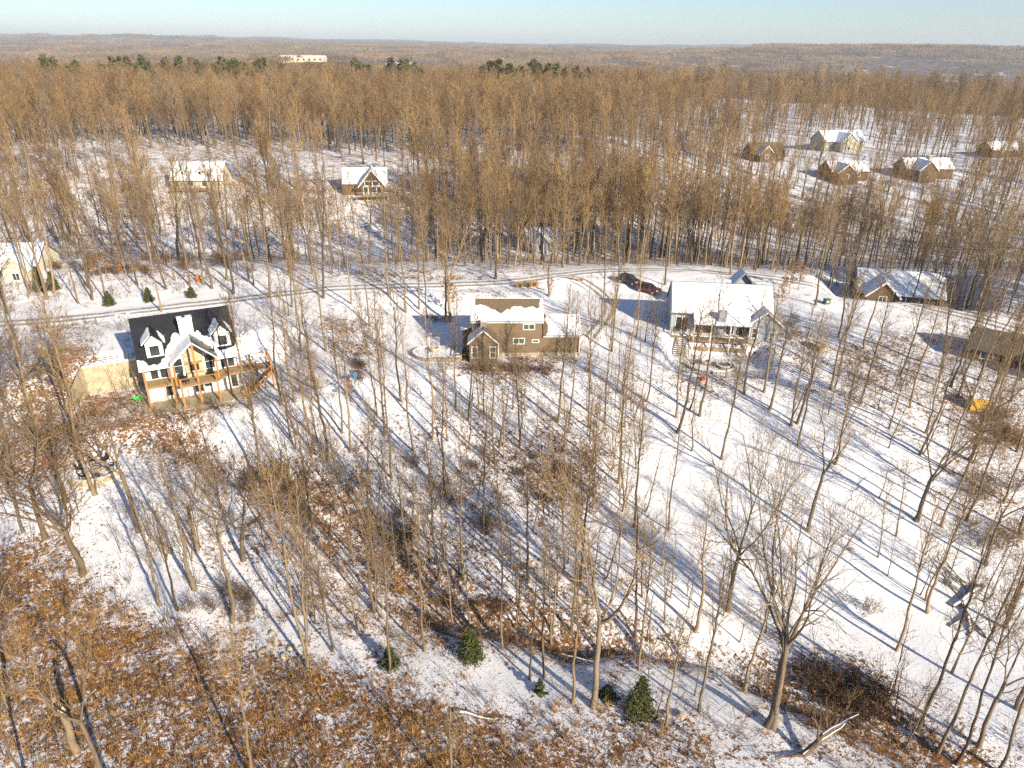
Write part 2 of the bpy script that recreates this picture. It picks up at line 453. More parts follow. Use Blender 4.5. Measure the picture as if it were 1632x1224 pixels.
# where leaves and dead plants show through the snow (pixel of the photograph, radii in metres, amount)
BLOBS = [(60, 920, 10, 9, .45), (30, 980, 9, 7, .45), (150, 1010, 8, 5, .3), (100, 1110, 14, 6, .3), (300, 1150, 10, 5, .42), (430, 1150, 10, 5, .5), (560, 1180, 12, 5, .5),
         (700, 1195, 10, 4, .45), (850, 1205, 8, 3, .3), (560, 1110, 8, 3, .28), (1100, 1190, 5, 3, .3), (1050, 1140, 4, 3, .3), (400, 1090, 6, 3, .3),
         (880, 750, 7, 6, .38), (940, 740, 5, 6, .33), (1010, 690, 3, 5, .4), (1100, 650, 4, 3, .35), (1120, 620, 4, 3, .3), (1395, 600, 5, 5, .42), (1410, 560, 6, 4, .35),
         (1450, 530, 6, 4, .3), (1590, 690, 5, 7, .5), (1560, 650, 3, 3, .4), (1400, 865, 2, 1.2, .5), (1350, 1110, 4, 5, .42), (1300, 1090, 3, 3, .35),
         (80, 700, 5, 6, .5), (40, 730, 6, 6, .5), (150, 670, 4, 4, .4), (60, 600, 5, 4, .25), (100, 560, 3, 2, .5), (40, 520, 8, 2, .4), (570, 600, 1.6, 6, .5),
         (555, 555, 4, 3, .4), (540, 520, 5, 4, .3), (790, 588, 8, 2, .5), (880, 574, 6, 1.5, .4), (1260, 535, 2, 4, .45), (440, 750, 4, 2, .35), (250, 660, 6, 1.5, .4), (330, 648, 6, 1.2, .4),
         (480, 800, 5, 5, .25), (560, 760, 6, 8, .12), (720, 800, 10, 10, .1), (1080, 860, 3, 3, .2), (700, 1000, 6, 3, .3), (230, 1010, 3, 1, .3), (1560, 780, 6, 8, .15),
         (180, 430, 12, 3, .4), (260, 425, 10, 3, .35), (1240, 470, 2, 3, .4), (660, 440, 20, 3, .2),
         (300, 480, 18, 7, -.4), (450, 560, 8, 12, -.22), (650, 590, 8, 8, -.3), (700, 520, 8, 8, -.4), (1000, 560, 7, 8, -.25), (930, 480, 8, 8, -.35), (1350, 500, 10, 8, -.3), (1100, 860, 9, 12, -.33),
         (1250, 780, 14, 14, -.35), (1420, 900, 12, 10, -.3), (1180, 700, 10, 6, -.22), (1550, 1000, 8, 8, -.18), (400, 690, 7, 5, -.25), (200, 850, 5, 8, -.2), (230, 930, 6, 4, -.2), (800, 1080, 8, 3, -.15), (1010, 470, 8, 5, -.4)]
def litter(X, Y):
    L = 0.56 + fbm(X / 14, Y / 14, 33, 3) * 0.40
    L = L + 0.16 * sstep(146, 156, Y) * (1 - sstep(0.2, 0.34, X / np.maximum(Y, 40)) * sstep(190, 230, Y))
    d = seg_dist(X, Y, CREEK)
    L = L + 0.34 * np.exp(-(d / 2.6) ** 2) + 0.08 * np.exp(-(d / 8) ** 2)
    for (px, py, rx, ry, a) in _blobs:
        q = ((X - px) / rx) ** 2 + ((Y - py) / ry) ** 2
        L = L + a * (0.56 if a > 0 else 1.2) * np.exp(-q * 0.9)
    return np.clip(L, 0, 0.86)
_blobs = []
for (px, py, rx, ry, a) in BLOBS:
    x, y, z = ground_at(px, py); _blobs.append((x, y, rx, ry, a))
LIT = np.clip(litter(XX, YY), 0, 1)
at = gm.attributes.new('litter', 'FLOAT', 'POINT'); at.data.foreach_set('value', LIT.astype(np.float32).ravel())
DIST = np.hypot(XX, YY)
FW = sstep(620, 900, DIST + fbm(XX / 120, YY / 120, 51) * 200)
at = gm.attributes.new('farwood', 'FLOAT', 'POINT'); at.data.foreach_set('value', FW.astype(np.float32).ravel())
ground = link('ground', gm); tag(ground, 'snowy rolling ground with leaf litter showing through', 'ground', kind='structure')

def spline(P, step):
    P = [np.array(p, float) for p in P]
    P = [2 * P[0] - P[1]] + P + [2 * P[-1] - P[-2]]
    out = []
    for i in range(1, len(P) - 2):
        n = max(2, int(np.linalg.norm(P[i + 1] - P[i]) / step))
        for k in range(n):
            t = k / n
            out.append(0.5 * (2 * P[i] + (P[i + 1] - P[i - 1]) * t + (2 * P[i - 1] - 5 * P[i] + 4 * P[i + 1] - P[i + 2]) * t * t + (3 * P[i] - P[i - 1] - 3 * P[i + 1] + P[i + 2]) * t ** 3))
    out.append(P[-2])
    return np.array(out)
def road_strip(name, label, P, width, mat, step=1.0, lift=0.05, cross=9):
    C = spline(P, step)
    T = np.gradient(C, axis=0); T /= np.linalg.norm(T, axis=1)[:, None]
    Nn = np.stack([-T[:, 1], T[:, 0]], 1)
    n = len(C)
    u = np.linspace(-0.5, 0.5, cross)
    X = C[:, 0:1] + Nn[:, 0:1] * u * width; Y = C[:, 1:2] + Nn[:, 1:2] * u * width
    Z = height(X, Y)
    # the bed of the road is level across, held just above the snow on either side
    Z = np.maximum(Z, Z.mean(1, keepdims=True)) + lift
    Z[:, 0] -= lift + 0.06; Z[:, -1] -= lift + 0.06
    ii = np.arange(n * cross).reshape(n, cross)
    q = np.stack([ii[:-1, :-1], ii[:-1, 1:], ii[1:, 1:], ii[1:, :-1]], -1).reshape(-1, 4)
    me = np_mesh(name, np.stack([X, Y, Z], -1).reshape(-1, 3), q, mat, True)
    uvl = me.uv_layers.new(name='UVMap')
    s = np.concatenate([[0], np.cumsum(np.linalg.norm(np.diff(C, axis=0), axis=1))])
    UV = np.stack(np.broadcast_arrays(u[None, :] + 0.5, s[:, None] / width), -1).reshape(-1, 2)
    uvl.data.foreach_set('uv', UV[q.ravel()].astype(np.float32).ravel())
    o = link(name, me)
    return tag(o, label, 'road', kind='structure')
ROAD = [(-130, 96), (-100, 103), (-83.6, 108.7), (-74.9, 111.5), (-66.3, 115.1), (-49.7, 122.0), (-30.4, 127.6), (-7.1, 132.2), (5.2, 136.4), (16.9, 140.6), (30.5, 143.0), (43.1, 141.4), (58.8, 133.6), (72.3, 124.5), (79, 117.5), (86, 109), (97, 97)]
road_strip('road', 'snowy gravel road with wheel tracks running behind the houses', ROAD, 5.2, M['road'])
ROAD2 = [(60, 700), (90, 660), (118, 628), (166, 536), (226, 478), (285, 428), (360, 370)]
road_strip('road', 'white snow covered road beyond the houses in the valley', ROAD2, 9.0, M['snow'], 6.0, 1.2)
road_strip('driveway', 'curved snowy driveway joining the brown house to the road', [(12.5, 107.5), (15, 113), (17.2, 121), (16.5, 129), (13.0, 135), (8.5, 137.3)], 3.4, M['road'], 0.8, 0.06)
road_strip('driveway', 'snowy driveway beside the grey house with two parked cars', [(17, 106.5), (19, 113), (22, 121), (26, 131), (33, 138), (40, 141.0)], 5.0, M['snow'], 0.8, 0.04)
road_strip('driveway', 'snowy turning space beside the black roofed white house', [(-66, 115), (-64.5, 109), (-62, 101), (-59, 96.8), (-56.5, 96.5)], 4.6, M['snow'], 0.8, 0.05)
# river in the far valley on the right
rv = MB()
RV = spline([(380, 1500), (700, 1530), (950, 1480), (1250, 1500), (1700, 1620), (2400, 1700)], 40)
T = np.gradient(RV, axis=0); T /= np.linalg.norm(T, axis=1)[:, None]
for i in range(len(RV) - 1):
    w = 70
    a, b = RV[i], RV[i + 1]; na = np.array([-T[i][1], T[i][0]]) * w; nb = np.array([-T[i + 1][1], T[i + 1][0]]) * w
    rv.add([(a[0] - na[0], a[1] - na[1], -38.0), (a[0] + na[0], a[1] + na[1], -38.0), (b[0] + nb[0], b[1] + nb[1], -38.0), (b[0] - nb[0], b[1] - nb[1], -38.0)], [(0, 1, 2, 3)])
tag(rv.build('river', M['water']), 'blue river in the far valley', 'river', kind='structure')

# ================================================================== trees: growth
def tubes(polys):
    Vs = []; Fs = []; n0 = 0
    for pts, rad, sides in polys:
        k = len(pts)
        t = np.gradient(pts, axis=0); t /= (np.linalg.norm(t, axis=1)[:, None] + 1e-9)
        ref = np.array([1.0, 0, 0]) if abs(t[0][0]) < 0.8 else np.array([0, 1.0, 0])
        u = np.cross(t, ref); u /= np.linalg.norm(u, axis=1)[:, None]
        v = np.cross(t, u)
        a = np.arange(sides) * 2 * np.pi / sides
        ring = pts[:, None, :] + rad[:, None, None] * (np.cos(a)[None, :, None] * u[:, None, :] + np.sin(a)[None, :, None] * v[:, None, :])
        Vs.append(ring.reshape(-1, 3))
        ii = n0 + np.arange(k * sides).reshape(k, sides); jj = np.roll(ii, -1, axis=1)
        Fs.append(np.stack([ii[:-1], jj[:-1], jj[1:], ii[1:]], -1).reshape(-1, 4))
        n0 += k * sides
    return np.concatenate(Vs), np.concatenate(Fs)
def unit(v): return v / (np.linalg.norm(v) + 1e-9)
def tilt(d, ang, az):
    ref = np.array([0, 0, 1.0]) if abs(d[2]) < 0.9 else np.array([1.0, 0, 0])
    u = unit(np.cross(d, ref)); v = np.cross(d, u)
    return unit(d * math.cos(ang) + (u * math.cos(az) + v * math.sin(az)) * math.sin(ang))
def limb(g, out, p, d, L, r, level, spec):
    """one branch and its children; spec[level] = (segments, sides, children, child length, angle, up-bend, min radius)"""
    seg, sides, nch, cl, ang, up, rmin = spec[level]
    pts = [p]; dirs = [d]
    for k in range(seg):
        d = unit(d + g.normal(0, 0.15 if level < 3 else 0.11, 3) + np.array([0, 0, up]) / seg)
        p = p + d * (L / seg); pts.append(p); dirs.append(d)
    pts = np.array(pts); t = np.linspace(0, 1, seg + 1)
    rad = np.maximum(r * (1 - 0.78 * t), rmin)
    out.append((pts, rad, sides, level))
    if level + 1 < len(spec):
        n = max(1, int(round(nch * g.uniform(0.75, 1.25))))
        az = g.uniform(0, 6.28)
        for k in range(n):
            s = 0.22 + 0.78 * (k + g.uniform(0.1, 0.9)) / n
            i = min(int(s * seg), seg - 1); f = s * seg - i
            q = pts[i] * (1 - f) + pts[i + 1] * f
            az += 2.4 + g.uniform(-0.5, 0.5)
            limb(g, out, q, tilt(dirs[i], ang * g.uniform(0.7, 1.3), az), L * cl * g.uniform(0.7, 1.2) * (1.1 - 0.5 * s), max(r * (1 - 0.78 * s) * 0.62, rmin), level + 1, spec)
def trunk_line(g, H, r0, wob, top=0.03):
    n = max(6, int(H / 1.1))
    z = np.linspace(0, 1, n + 1)
    w = np.cumsum(g.normal(0, wob, (n + 1, 2)), axis=0); w[0] = 0
    pts = np.stack([w[:, 0], w[:, 1], z * H], 1)
    rad = r0 * (1 - z) ** 0.8 + top
    rad[0] *= 1.45; rad[1] *= 1.06
    return pts, rad
def grow(seed, style):
    g = np.random.default_rng(seed)
    trunk = []; crown = []
    if style == 'forest':
        H = 20.0; pts, rad = trunk_line(g, H, 0.18, 0.085)
        trunk.append((pts, rad, 8))
        spec = [None, (5, 4, 6, 0.5, 0.70, 0.6, 0.016), (4, 3, 4.8, 0.55, 0.66, 0.4, 0.012), (3, 3, 0, 0, 0, 0.25, 0.011)]
        c0 = g.uniform(0.40, 0.55); az = g.uniform(0, 6)
        n1 = int(g.integers(20, 27))
        for k in range(n1):
            t = c0 + (0.97 - c0) * (k / n1) ** 0.9
            az += 2.4 + g.uniform(-.4, .4)
            i = int(t * (len(pts) - 1)); q = pts[i]
            L = H * (0.20 * (1 - ((t - c0) / (1 - c0)) * 0.62)) * g.uniform(0.6, 1.25)
            limb(g, crown, q, tilt(np.array([0, 0, 1.0]), g.uniform(0.55, 0.95), az), L, max(rad[i] * 0.42, 0.02), 1, spec)
        for k in range(int(g.integers(2, 5))):       # a few dead stubs lower down
            t = g.uniform(0.2, c0); i = int(t * (len(pts) - 1))
            limb(g, crown, pts[i], tilt(np.array([0, 0, 1.0]), g.uniform(0.9, 1.4), g.uniform(0, 6.28)), g.uniform(0.8, 2.2), 0.03, 2, spec)
    elif style == 'broad':
        H = 17.0; hs = H * g.uniform(0.30, 0.42)
        pts, rad = trunk_line(g, hs, 0.30, 0.10, 0.0)
        rad = np.linspace(0.32, 0.21, len(pts)); rad[0] *= 1.35
        trunk.append((pts, rad, 9))
        spec = [None, (7, 6, 9, 0.50, 0.70, 0.22, 0.028), (5, 4, 5.4, 0.52, 0.66, 0.30, 0.016), (4, 3, 4, 0.52, 0.6, 0.3, 0.012), (3, 3, 0, 0, 0, 0.2, 0.010)]
        nl = int(g.integers(3, 6)); az = g.uniform(0, 6)
        for k in range(nl):
            az += 6.28 / nl + g.uniform(-.5, .5)
            o2 = []
            limb(g, o2, pts[-1] - np.array([0, 0, 0.25 * k]), tilt(np.array([0, 0, 1.0]), g.uniform(0.2, 0.85), az), (H - hs) * g.uniform(0.75, 1.08), 0.155 * g.uniform(0.65, 1.05), 1, spec)
            for (P, r_, s_, lv) in o2:
                (trunk.append((P, r_, s_)) if lv == 1 else crown.append((P, r_, s_, lv)))
        for k in range(2):
            limb(g, crown, pts[int(len(pts) * g.uniform(0.6, 0.95))], tilt(np.array([0, 0, 1.0]), g.uniform(0.9, 1.25), g.uniform(0, 6.28)), H * 0.24, 0.07, 2, spec)
    elif style == 'sapling':
        H = 10.0; pts, rad = trunk_line(g, H, 0.065, 0.06, 0.012)
        trunk.append((pts, rad, 5))
        spec = [None, (4, 3, 3.6, 0.5, 0.65, 0.5, 0.011), (3, 3, 2.4, 0.6, 0.6, 0.3, 0.0095), (2, 3, 0, 0, 0, 0.2, 0.009)]
        n1 = int(g.integers(13, 19)); az = g.uniform(0, 6)
        for k in range(n1):
            t = 0.28 + 0.69 * k / n1; az += 2.4 + g.uniform(-.4, .4); i = int(t * (len(pts) - 1))
            limb(g, crown, pts[i], tilt(np.array([0, 0, 1.0]), g.uniform(0.45, 0.95), az), H * 0.21 * (1.15 - t) * g.uniform(0.7, 1.3) + 0.3, max(rad[i] * 0.5, 0.012), 1, spec)
    elif style == 'far':
        H = 20.0; pts, rad = trunk_line(g, H, 0.20, 0.10); pts = pts[::3]; rad = rad[::3]
        trunk.append((pts, rad, 4))
        spec = [None, (3, 3, 5.5, 0.55, 0.58, 0.7, 0.036), (2, 3, 5.2, 0.62, 0.55, 0.5, 0.022), (2, 3, 0, 0, 0, 0.3, 0.018)]
        c0 = g.uniform(0.36, 0.48); az = g.uniform(0, 6)
        n1 = 15
        for k in range(n1):
            t = c0 + (0.97 - c0) * k / n1; az += 2.4 + g.uniform(-.4, .4)
            q = np.array([np.interp(t, np.linspace(0, 1, len(pts)), pts[:, j]) for j in range(3)])
            limb(g, crown, q, tilt(np.array([0, 0, 1.0]), g.uniform(0.35, 0.8), az), H * 0.25 * (1 - 0.5 * (t - c0) / (1 - c0)) * g.uniform(0.6, 1.3), 0.055, 1, spec)
    return trunk, [c[:3] for c in crown]
def tree_meshes(style, seed, i, tmat='bark', cmat='twig'):
    t, c = grow(seed, style)
    V, F = tubes(t); a = np_mesh('%s_trunk_mesh' % style, V, F, M[tmat], True)
    V, F = tubes(c); b = np_mesh('%s_crown_mesh' % style, V, F, M[cmat], False)
    return a, b
FOREST = [tree_meshes('forest', 100 + i, i) for i in range(7)]
BROAD = [tree_meshes('broad', 200 + i, i) for i in range(5)]
SAPL = [tree_meshes('sapling', 300 + i, i) for i in range(6)]
KH = {'forest': 20.0, 'broad': 17.0, 'sapling': 10.0}
KM = {'forest': FOREST, 'broad': BROAD, 'sapling': SAPL}
def leafy(me_crown, seed, n, mat, size=0.16, name='leaf_mesh'):
    """dry leaves hung on the twigs of a crown"""
    g = np.random.default_rng(seed)
    co = np.empty(len(me_crown.vertices) * 3, np.float32); me_crown.vertices.foreach_get('co', co); co = co.reshape(-1, 3)
    co = co[co[:, 2] < co[:, 2].max() * 0.8]
    P = co[g.integers(0, len(co), n)] + g.normal(0, 0.10, (n, 3))
    return np_mesh(name, *leaf_quads(P, g, size), mat)
def leaf_quads(P, g, size, flat=1.0):
    n = len(P)
    a = g.normal(0, 1, (n, 3)); a[:, 2] *= flat; a /= np.linalg.norm(a, axis=1)[:, None]
    b = np.cross(a, g.normal(0, 1, (n, 3))); b /= np.linalg.norm(b, axis=1)[:, None]
    s = (size * g.uniform(0.6, 1.4, n))[:, None]
    V = np.stack([P - a * s, P + b * s * 0.6, P + a * s, P - b * s * 0.6], 1).reshape(-1, 3)
    return V, np.arange(4 * n).reshape(n, 4)

TREES = []      # every single tree: x, y of the base
def place_tree(kind, x, y, H, label, group, thick=1.0, lean=None, leaf=None, v=None):
    ms = KM[kind]
    k = int(rng.integers(len(ms))) if v is None else v
    z = hz(x, y) - 0.12
    nm = {'forest': 'bare_tree', 'broad': 'bare_tree', 'sapling': 'bare_sapling'}[kind]
    t = thing(nm, label, 'tree' if kind != 'sapling' else 'sapling', (x, y, z), 0, group)
    lx, ly = lean if lean else rng.normal(0, 0.035 if kind != 'sapling' else 0.06, 2)
    t.rotation_euler = (lx, ly, rng.uniform(0, 6.28))
    s = H / KH[kind]; w = s * thick
    t.scale = (w, w, s)
    link('trunk', ms[k][0], t); link('crown', ms[k][1], t)
    if leaf is not None: link('leaves', leaf[k], t)
    TREES.append((x, y))
    return t

# ------------------------------------------------------------------ trees read off the photograph: base pixel, top row, kind
LAB = {
    'left': ('bare tree on the snowy slope below the black roofed white house', 'trees below the white house'),
    'mid': ('slender bare tree in the snowy wood below the brown house', 'trees below the brown house'),
    'right': ('bare tree on the open snowy slope below the grey house', 'trees on the open slope'),
    'front': ('large bare tree standing near the brown grassy bank', 'large trees by the grassy bank'),
    'yard': ('tall bare tree in the snowy yard between the houses and the road', 'trees in the yards along the road'),
    'far': ('bare forest tree in the wood just beyond the snowy road', 'trees just beyond the road'),
    'edge': ('bare tree among the cluster between the timber shed and the log pile', 'trees between the shed and the log pile'),
}
HAND = {
 'left': [(72, 858, 640, 'b'), (132, 915, 690, 'b'), (152, 788, 480, 'f'), (222, 847, 610, 'b'), (255, 965, 790, 'f'), (283, 973, 800, 'f'), (310, 940, 700, 'f'), (315, 877, 690, 'b'),
          (370, 992, 720, 'f'), (388, 893, 740, 'b'), (402, 653, 455, 'f'), (448, 645, 440, 'f'), (38, 848, 660, 'f'), (8, 643, 430, 'f'), (497, 723, 520, 'f'), (520, 730, 540, 'f'), (20, 760, 560, 'f'), (60, 690, 470, 'f'), (420, 780, 590, 'f'),
          (345, 790, 640, 'f'), (28, 560, 380, 'f'), (120, 690, 500, 'f'), (455, 890, 700, 'f'), (105, 800, 600, 'b'), (5, 700, 500, 'b'), (50, 655, 480, 'b'), (470, 640, 450, 'f'), (505, 620, 440, 'f')],
 'mid': [(601, 660, 450, 'f'), (612, 693, 440, 'f'), (624, 762, 540, 'f'), (652, 905, 700, 'f'), (701, 920, 680, 'f'), (739, 920, 690, 'f'), (726, 650, 470, 'f'), (746, 670, 480, 'f'), (829, 705, 520, 'f'), (889, 672, 450, 'f'),
         (939, 682, 470, 'f'), (842, 928, 680, 'f'), (924, 933, 640, 'f'), (801, 1035, 770, 'f'), (677, 1037, 770, 'f'), (621, 1073, 800, 'f'), (597, 975, 740, 'f'), (868, 1079, 830, 'f'), (911, 1010, 780, 'f'), (1066, 845, 650, 'f'),
         (1077, 665, 480, 'f'), (987, 690, 480, 'f'), (964, 673, 450, 'f'), (844, 1082, 900, 'f'), (879, 1027, 820, 'f'), (913, 1119, 900, 'f'), (530, 1038, 850, 'f'), (488, 1030, 760, 'f'), (1018, 1068, 820, 'f'), (1012, 1015, 790, 'f'), (545, 690, 490, 'f'),
         (690, 700, 490, 'f'), (790, 740, 520, 'f'), (560, 880, 660, 'f'), (640, 640, 440, 'f'), (945, 810, 590, 'f'), (770, 850, 620, 'f'), (585, 840, 630, 'f'), (710, 790, 570, 'f'), (660, 720, 510, 'f'), (900, 790, 580, 'f'), (500, 850, 640, 'f'), (560, 720, 500, 'f'),
         (1010, 840, 630, 'f'), (985, 770, 560, 'f'), (905, 690, 460, 'f'), (1030, 640, 440, 'f')],
 'right': [(1150, 732, 530, 'f'), (1115, 663, 440, 'f'), (1079, 690, 480, 'f'), (1261, 678, 480, 'f'), (1270, 675, 490, 'f'), (1272, 710, 510, 'f'), (1331, 740, 560, 'f'), (1288, 847, 610, 'b'), (1160, 973, 690, 'b'), (1478, 977, 740, 'f'), (1429, 1037, 780, 'f'),
           (1108, 1006, 790, 'f'), (1187, 1103, 900, 'f'), (1186, 628, 450, 'f'), (1217, 625, 460, 'f'), (1226, 653, 480, 'f'), (1460, 830, 600, 'b'), (1465, 725, 520, 'f'), (1114, 1134, 880, 'f'), (1325, 620, 430, 'f'), (1337, 600, 430, 'f'), (1372, 643, 450, 'f'), (1377, 556, 400, 'f')],
 'front': [(491, 1064, 690, 'f'), (946, 1127, 720, 'b'), (1222, 1157, 640, 'b'), (172, 1250, 960, 'b'), (43, 1250, 1000, 'f'), (414, 1260, 1000, 'f'), (1232, 1160, 700, 'b'), (720, 1265, 1100, 'f'), (15, 1130, 900, 'b'), (1060, 1160, 960, 'f')],
 'edge': [(1450, 650, 440, 'f'), (1434, 600, 430, 'f'), (1526, 633, 420, 'f'), (1581, 653, 430, 'f'), (1506, 747, 520, 'f'), (1536, 760, 530, 'f'), (1545, 733, 520, 'b'), (1462, 1164, 850, 'f'), (1495, 1198, 860, 'f'), (1524, 1216, 900, 'f'),
          (1625, 853, 600, 'b'), (1600, 800, 560, 'f'), (1620, 720, 500, 'f'), (1570, 900, 680, 'b'), (1600, 1000, 740, 'b'), (1560, 1190, 900, 'b'), (1620, 1130, 830, 'b'), (1500, 840, 620, 'f'), (1590, 1230, 930, 'f'), (1475, 690, 500, 'f'), (1555, 690, 470, 'f'), (1612, 640, 440, 'f'), (1540, 830, 610, 'f'), (1500, 585, 410, 'f'), (1530, 598, 420, 'f'), (1560, 606, 420, 'b'), (1590, 612, 420, 'f'), (1516, 616, 430, 'f'), (1626, 606, 410, 'b')],
 'yard': [(86, 465, 230, 'f'), (147, 478, 215, 'f'), (219, 455, 240, 'f'), (257, 497, 300, 'f'), (302, 455, 235, 'f'), (265, 461, 270, 'f'), (47, 467, 250, 'f'), (338, 460, 250, 'f'), (372, 468, 250, 'f'), (465, 490, 300, 'f'), (647, 498, 300, 'f'), (681, 507, 330, 'f'),
          (711, 508, 300, 'f'), (717, 512, 310, 'b'), (668, 493, 310, 'f'), (874, 472, 330, 'b'), (1013, 537, 380, 'f'), (1299, 486, 290, 'f'), (1059, 456, 280, 'f'), (1335, 538, 370, 'f'), (1541, 490, 290, 'b'), (1623, 510, 300, 'f'), (430, 475, 260, 'f'), (515, 475, 270, 'f'),
          (560, 485, 280, 'f'), (620, 470, 280, 'f'), (790, 445, 240, 'f'), (1165, 438, 260, 'f'), (960, 520, 340, 'f'), (975, 560, 370, 'f'), (590, 520, 320, 'f'), (480, 560, 370, 'f'), (520, 560, 350, 'f'), (12, 500, 280, 'f'), (118, 640, 420, 'f')],
}
OWN = {(491, 1064): 'tall straight pale tree rising from the edge of the brown grass', (946, 1127): 'large forked bare tree beside the dark green hemlock', (1222, 1157): 'largest spreading bare tree at the edge of the dark thicket', (1232, 1160): 'second stem close beside the largest spreading tree at the thicket',
       (172, 1250): 'wide branching bare tree standing in the brown grass by the broken trunk', (1160, 973): 'bare spreading tree with a dark bush at its foot on open snow', (1288, 847): 'thick trunked bare tree alone in the middle of the open snowy slope', (1460, 830): 'leaning bare tree at the right edge of the open snow', (924, 933): 'thick grey trunk standing in the leafy hollow of the wood',
       (388, 893): 'dark crooked tree at the head of the creek', (152, 788): 'thick tree growing at the rim of the snowy fire circle', (402, 653): 'single tall trunk in front of the cedar deck stairs', (1150, 732): 'forked slim tree alone on the snow below the stone terrace', (147, 478): 'massive pale trunk on the lawn left of the small spruces', (1541, 490): 'dark spreading oak behind the road beside the snow roofed house'}
THICK = {'left': 0.95, 'mid': 0.66, 'right': 0.82, 'front': 0.68, 'edge': 0.66, 'yard': 0.78}
for area, lst in HAND.items():
    for (px, py, top, k) in lst:
        p = ground_at(px, py)
        kind = {'f': 'forest', 'b': 'broad'}[k]
        H = min(max(height_from_top(p, top), 6.0), 26.0)
        th = THICK[area] * rng.uniform(0.8, 1.2) * (0.85 if kind == 'broad' else 1.0) * (20.0 / max(H, 12)) ** 0.4
        own = OWN.get((px, py))
        place_tree(kind, p[0], p[1], H, own or LAB[area][0], None if own else LAB[area][1], th)
# slim trees between the road and the snow roofed house across it
for (px, py) in [(1402, 452), (1418, 466), (1436, 470), (1462, 478), (1486, 484), (1508, 488), (1526, 484), (1560, 500), (1588, 508), (1380, 446), (1606, 500), (1570, 478), (1410, 458), (1428, 464), (1448, 472), (1455, 466), (1474, 480), (1494, 478), (1514, 492), (1534, 496), (1392, 440), (1420, 448)]:
    p = ground_at(px, py)
    place_tree('forest', p[0], p[1], rng.uniform(13, 19), 'slim bare tree standing by the snow roofed house across the road', 'trees around the house across the road', 0.85)

# ------------------------------------------------------------------ where woods may stand
CLEAR = [(-93, 214, 12, 9), (-46, 206, 13, 10), (-86, 232, 22, 8), (-60, 228, 30, 8), (-30, 222, 26, 7), (-105, 240, 40, 10), (-150, 250, 40, 12), (0, 236, 34, 5), (-94, 137, 14, 9), (76, 139, 10, 6),
         (137, 315, 20, 14), (118, 262, 16, 10), (148, 266, 18, 10), (100, 293, 12, 8), (205, 300, 24, 12), (120, 285, 30, 10), (-88, 200, 14, 9), (-44, 194, 12, 7), (-118, 205, 14, 18), (6, 168, 10, 7), (-80, 186, 12, 26), (-38, 182, 16, 24), (112, 250, 14, 8), (130, 300, 18, 8), (148, 254, 14, 8), (94, 282, 9, 7)]
def wood_density(X, Y):
    r = X / np.maximum(Y, 1)
    rr = sstep(0.11, 0.22, r)
    ry_ = np.interp(X, [p[0] for p in ROAD], [p[1] for p in ROAD])
    # the ridge wood behind the road thins out on the left; houses stand in open woodland beyond it
    left = 1 - sstep(-0.16, 0.02, r)
    d = np.where(Y < 205, 0.95 - 0.68 * left, np.where(Y < 268, 0.30, 1.0))
    # this side of the far road on the right the slope is open
    side = np.interp(np.clip(X, 60, 400), [60, 90, 118, 166, 226, 285, 360, 400], [700, 660, 628, 536, 478, 428, 370, 340])
    dr = np.where(Y < ry_ + 34, 1.0, np.where(Y < side, np.where(Y < 225, 0.26, 0.46), 1.0))
    d = d * (1 - rr) + dr * rr
    d = np.where(seg_dist(X, Y, np.array(ROAD2)) < 9, 0, d)
    d = np.where(seg_dist(X, Y, np.array(ROAD)) < 4.5, 0, d)
    for (cx, cy, rx, ry) in CLEAR:
        q = ((X - cx) / rx) ** 2 + ((Y - cy) / ry) ** 2
        d = np.where(q < 1, d * 0.06, d)
    # nothing stands in front of the road line
    return np.where(Y < ry_ + 7, 0, d)
def jitter_grid(y0, y1, sp, g, side=0.86, pad=25):
    ys = np.arange(y0, y1, sp); out = []
    for y in ys:
        w = side * y + pad
        xs = np.arange(-w, w, sp)
        out.append(np.stack([xs + g.uniform(-.48, .48, len(xs)) * sp, y + g.uniform(-.48, .48, len(xs)) * sp], 1))
    return np.concatenate(out)
g2 = np.random.default_rng(21)
cand = np.concatenate([jitter_grid(100, 225, 3.4, g2), jitter_grid(225, 300, 4.3, g2), jitter_grid(300, 520, 5.6, g2), jitter_grid(520, 1000, 8.2, g2)])
keep = g2.uniform(0, 1, len(cand)) < wood_density(cand[:, 0], cand[:, 1])
cand = cand[keep]
cand = cand[np.argsort(cand[:, 1] - 0.0 * cand[:, 0])]
infov = np.abs(cand[:, 0]) < 0.74 * cand[:, 1] + 4
n_near = 298 - len(TREES)
order = np.where(infov & (cand[:, 1] < 260))[0][:n_near]
near_mask = np.zeros(len(cand), bool); near_mask[order] = True
for (x, y) in cand[near_mask]:
    k = 'broad' if rng.uniform() < 0.16 else 'forest'
    place_tree(k, x, y, rng.uniform(13, 21) * (1 - 0.2 * min(max((x - 20) / 50, 0), 1)), LAB['far'][0], LAB['far'][1], rng.uniform(0.5, 0.85))
far_pts = cand[~near_mask]

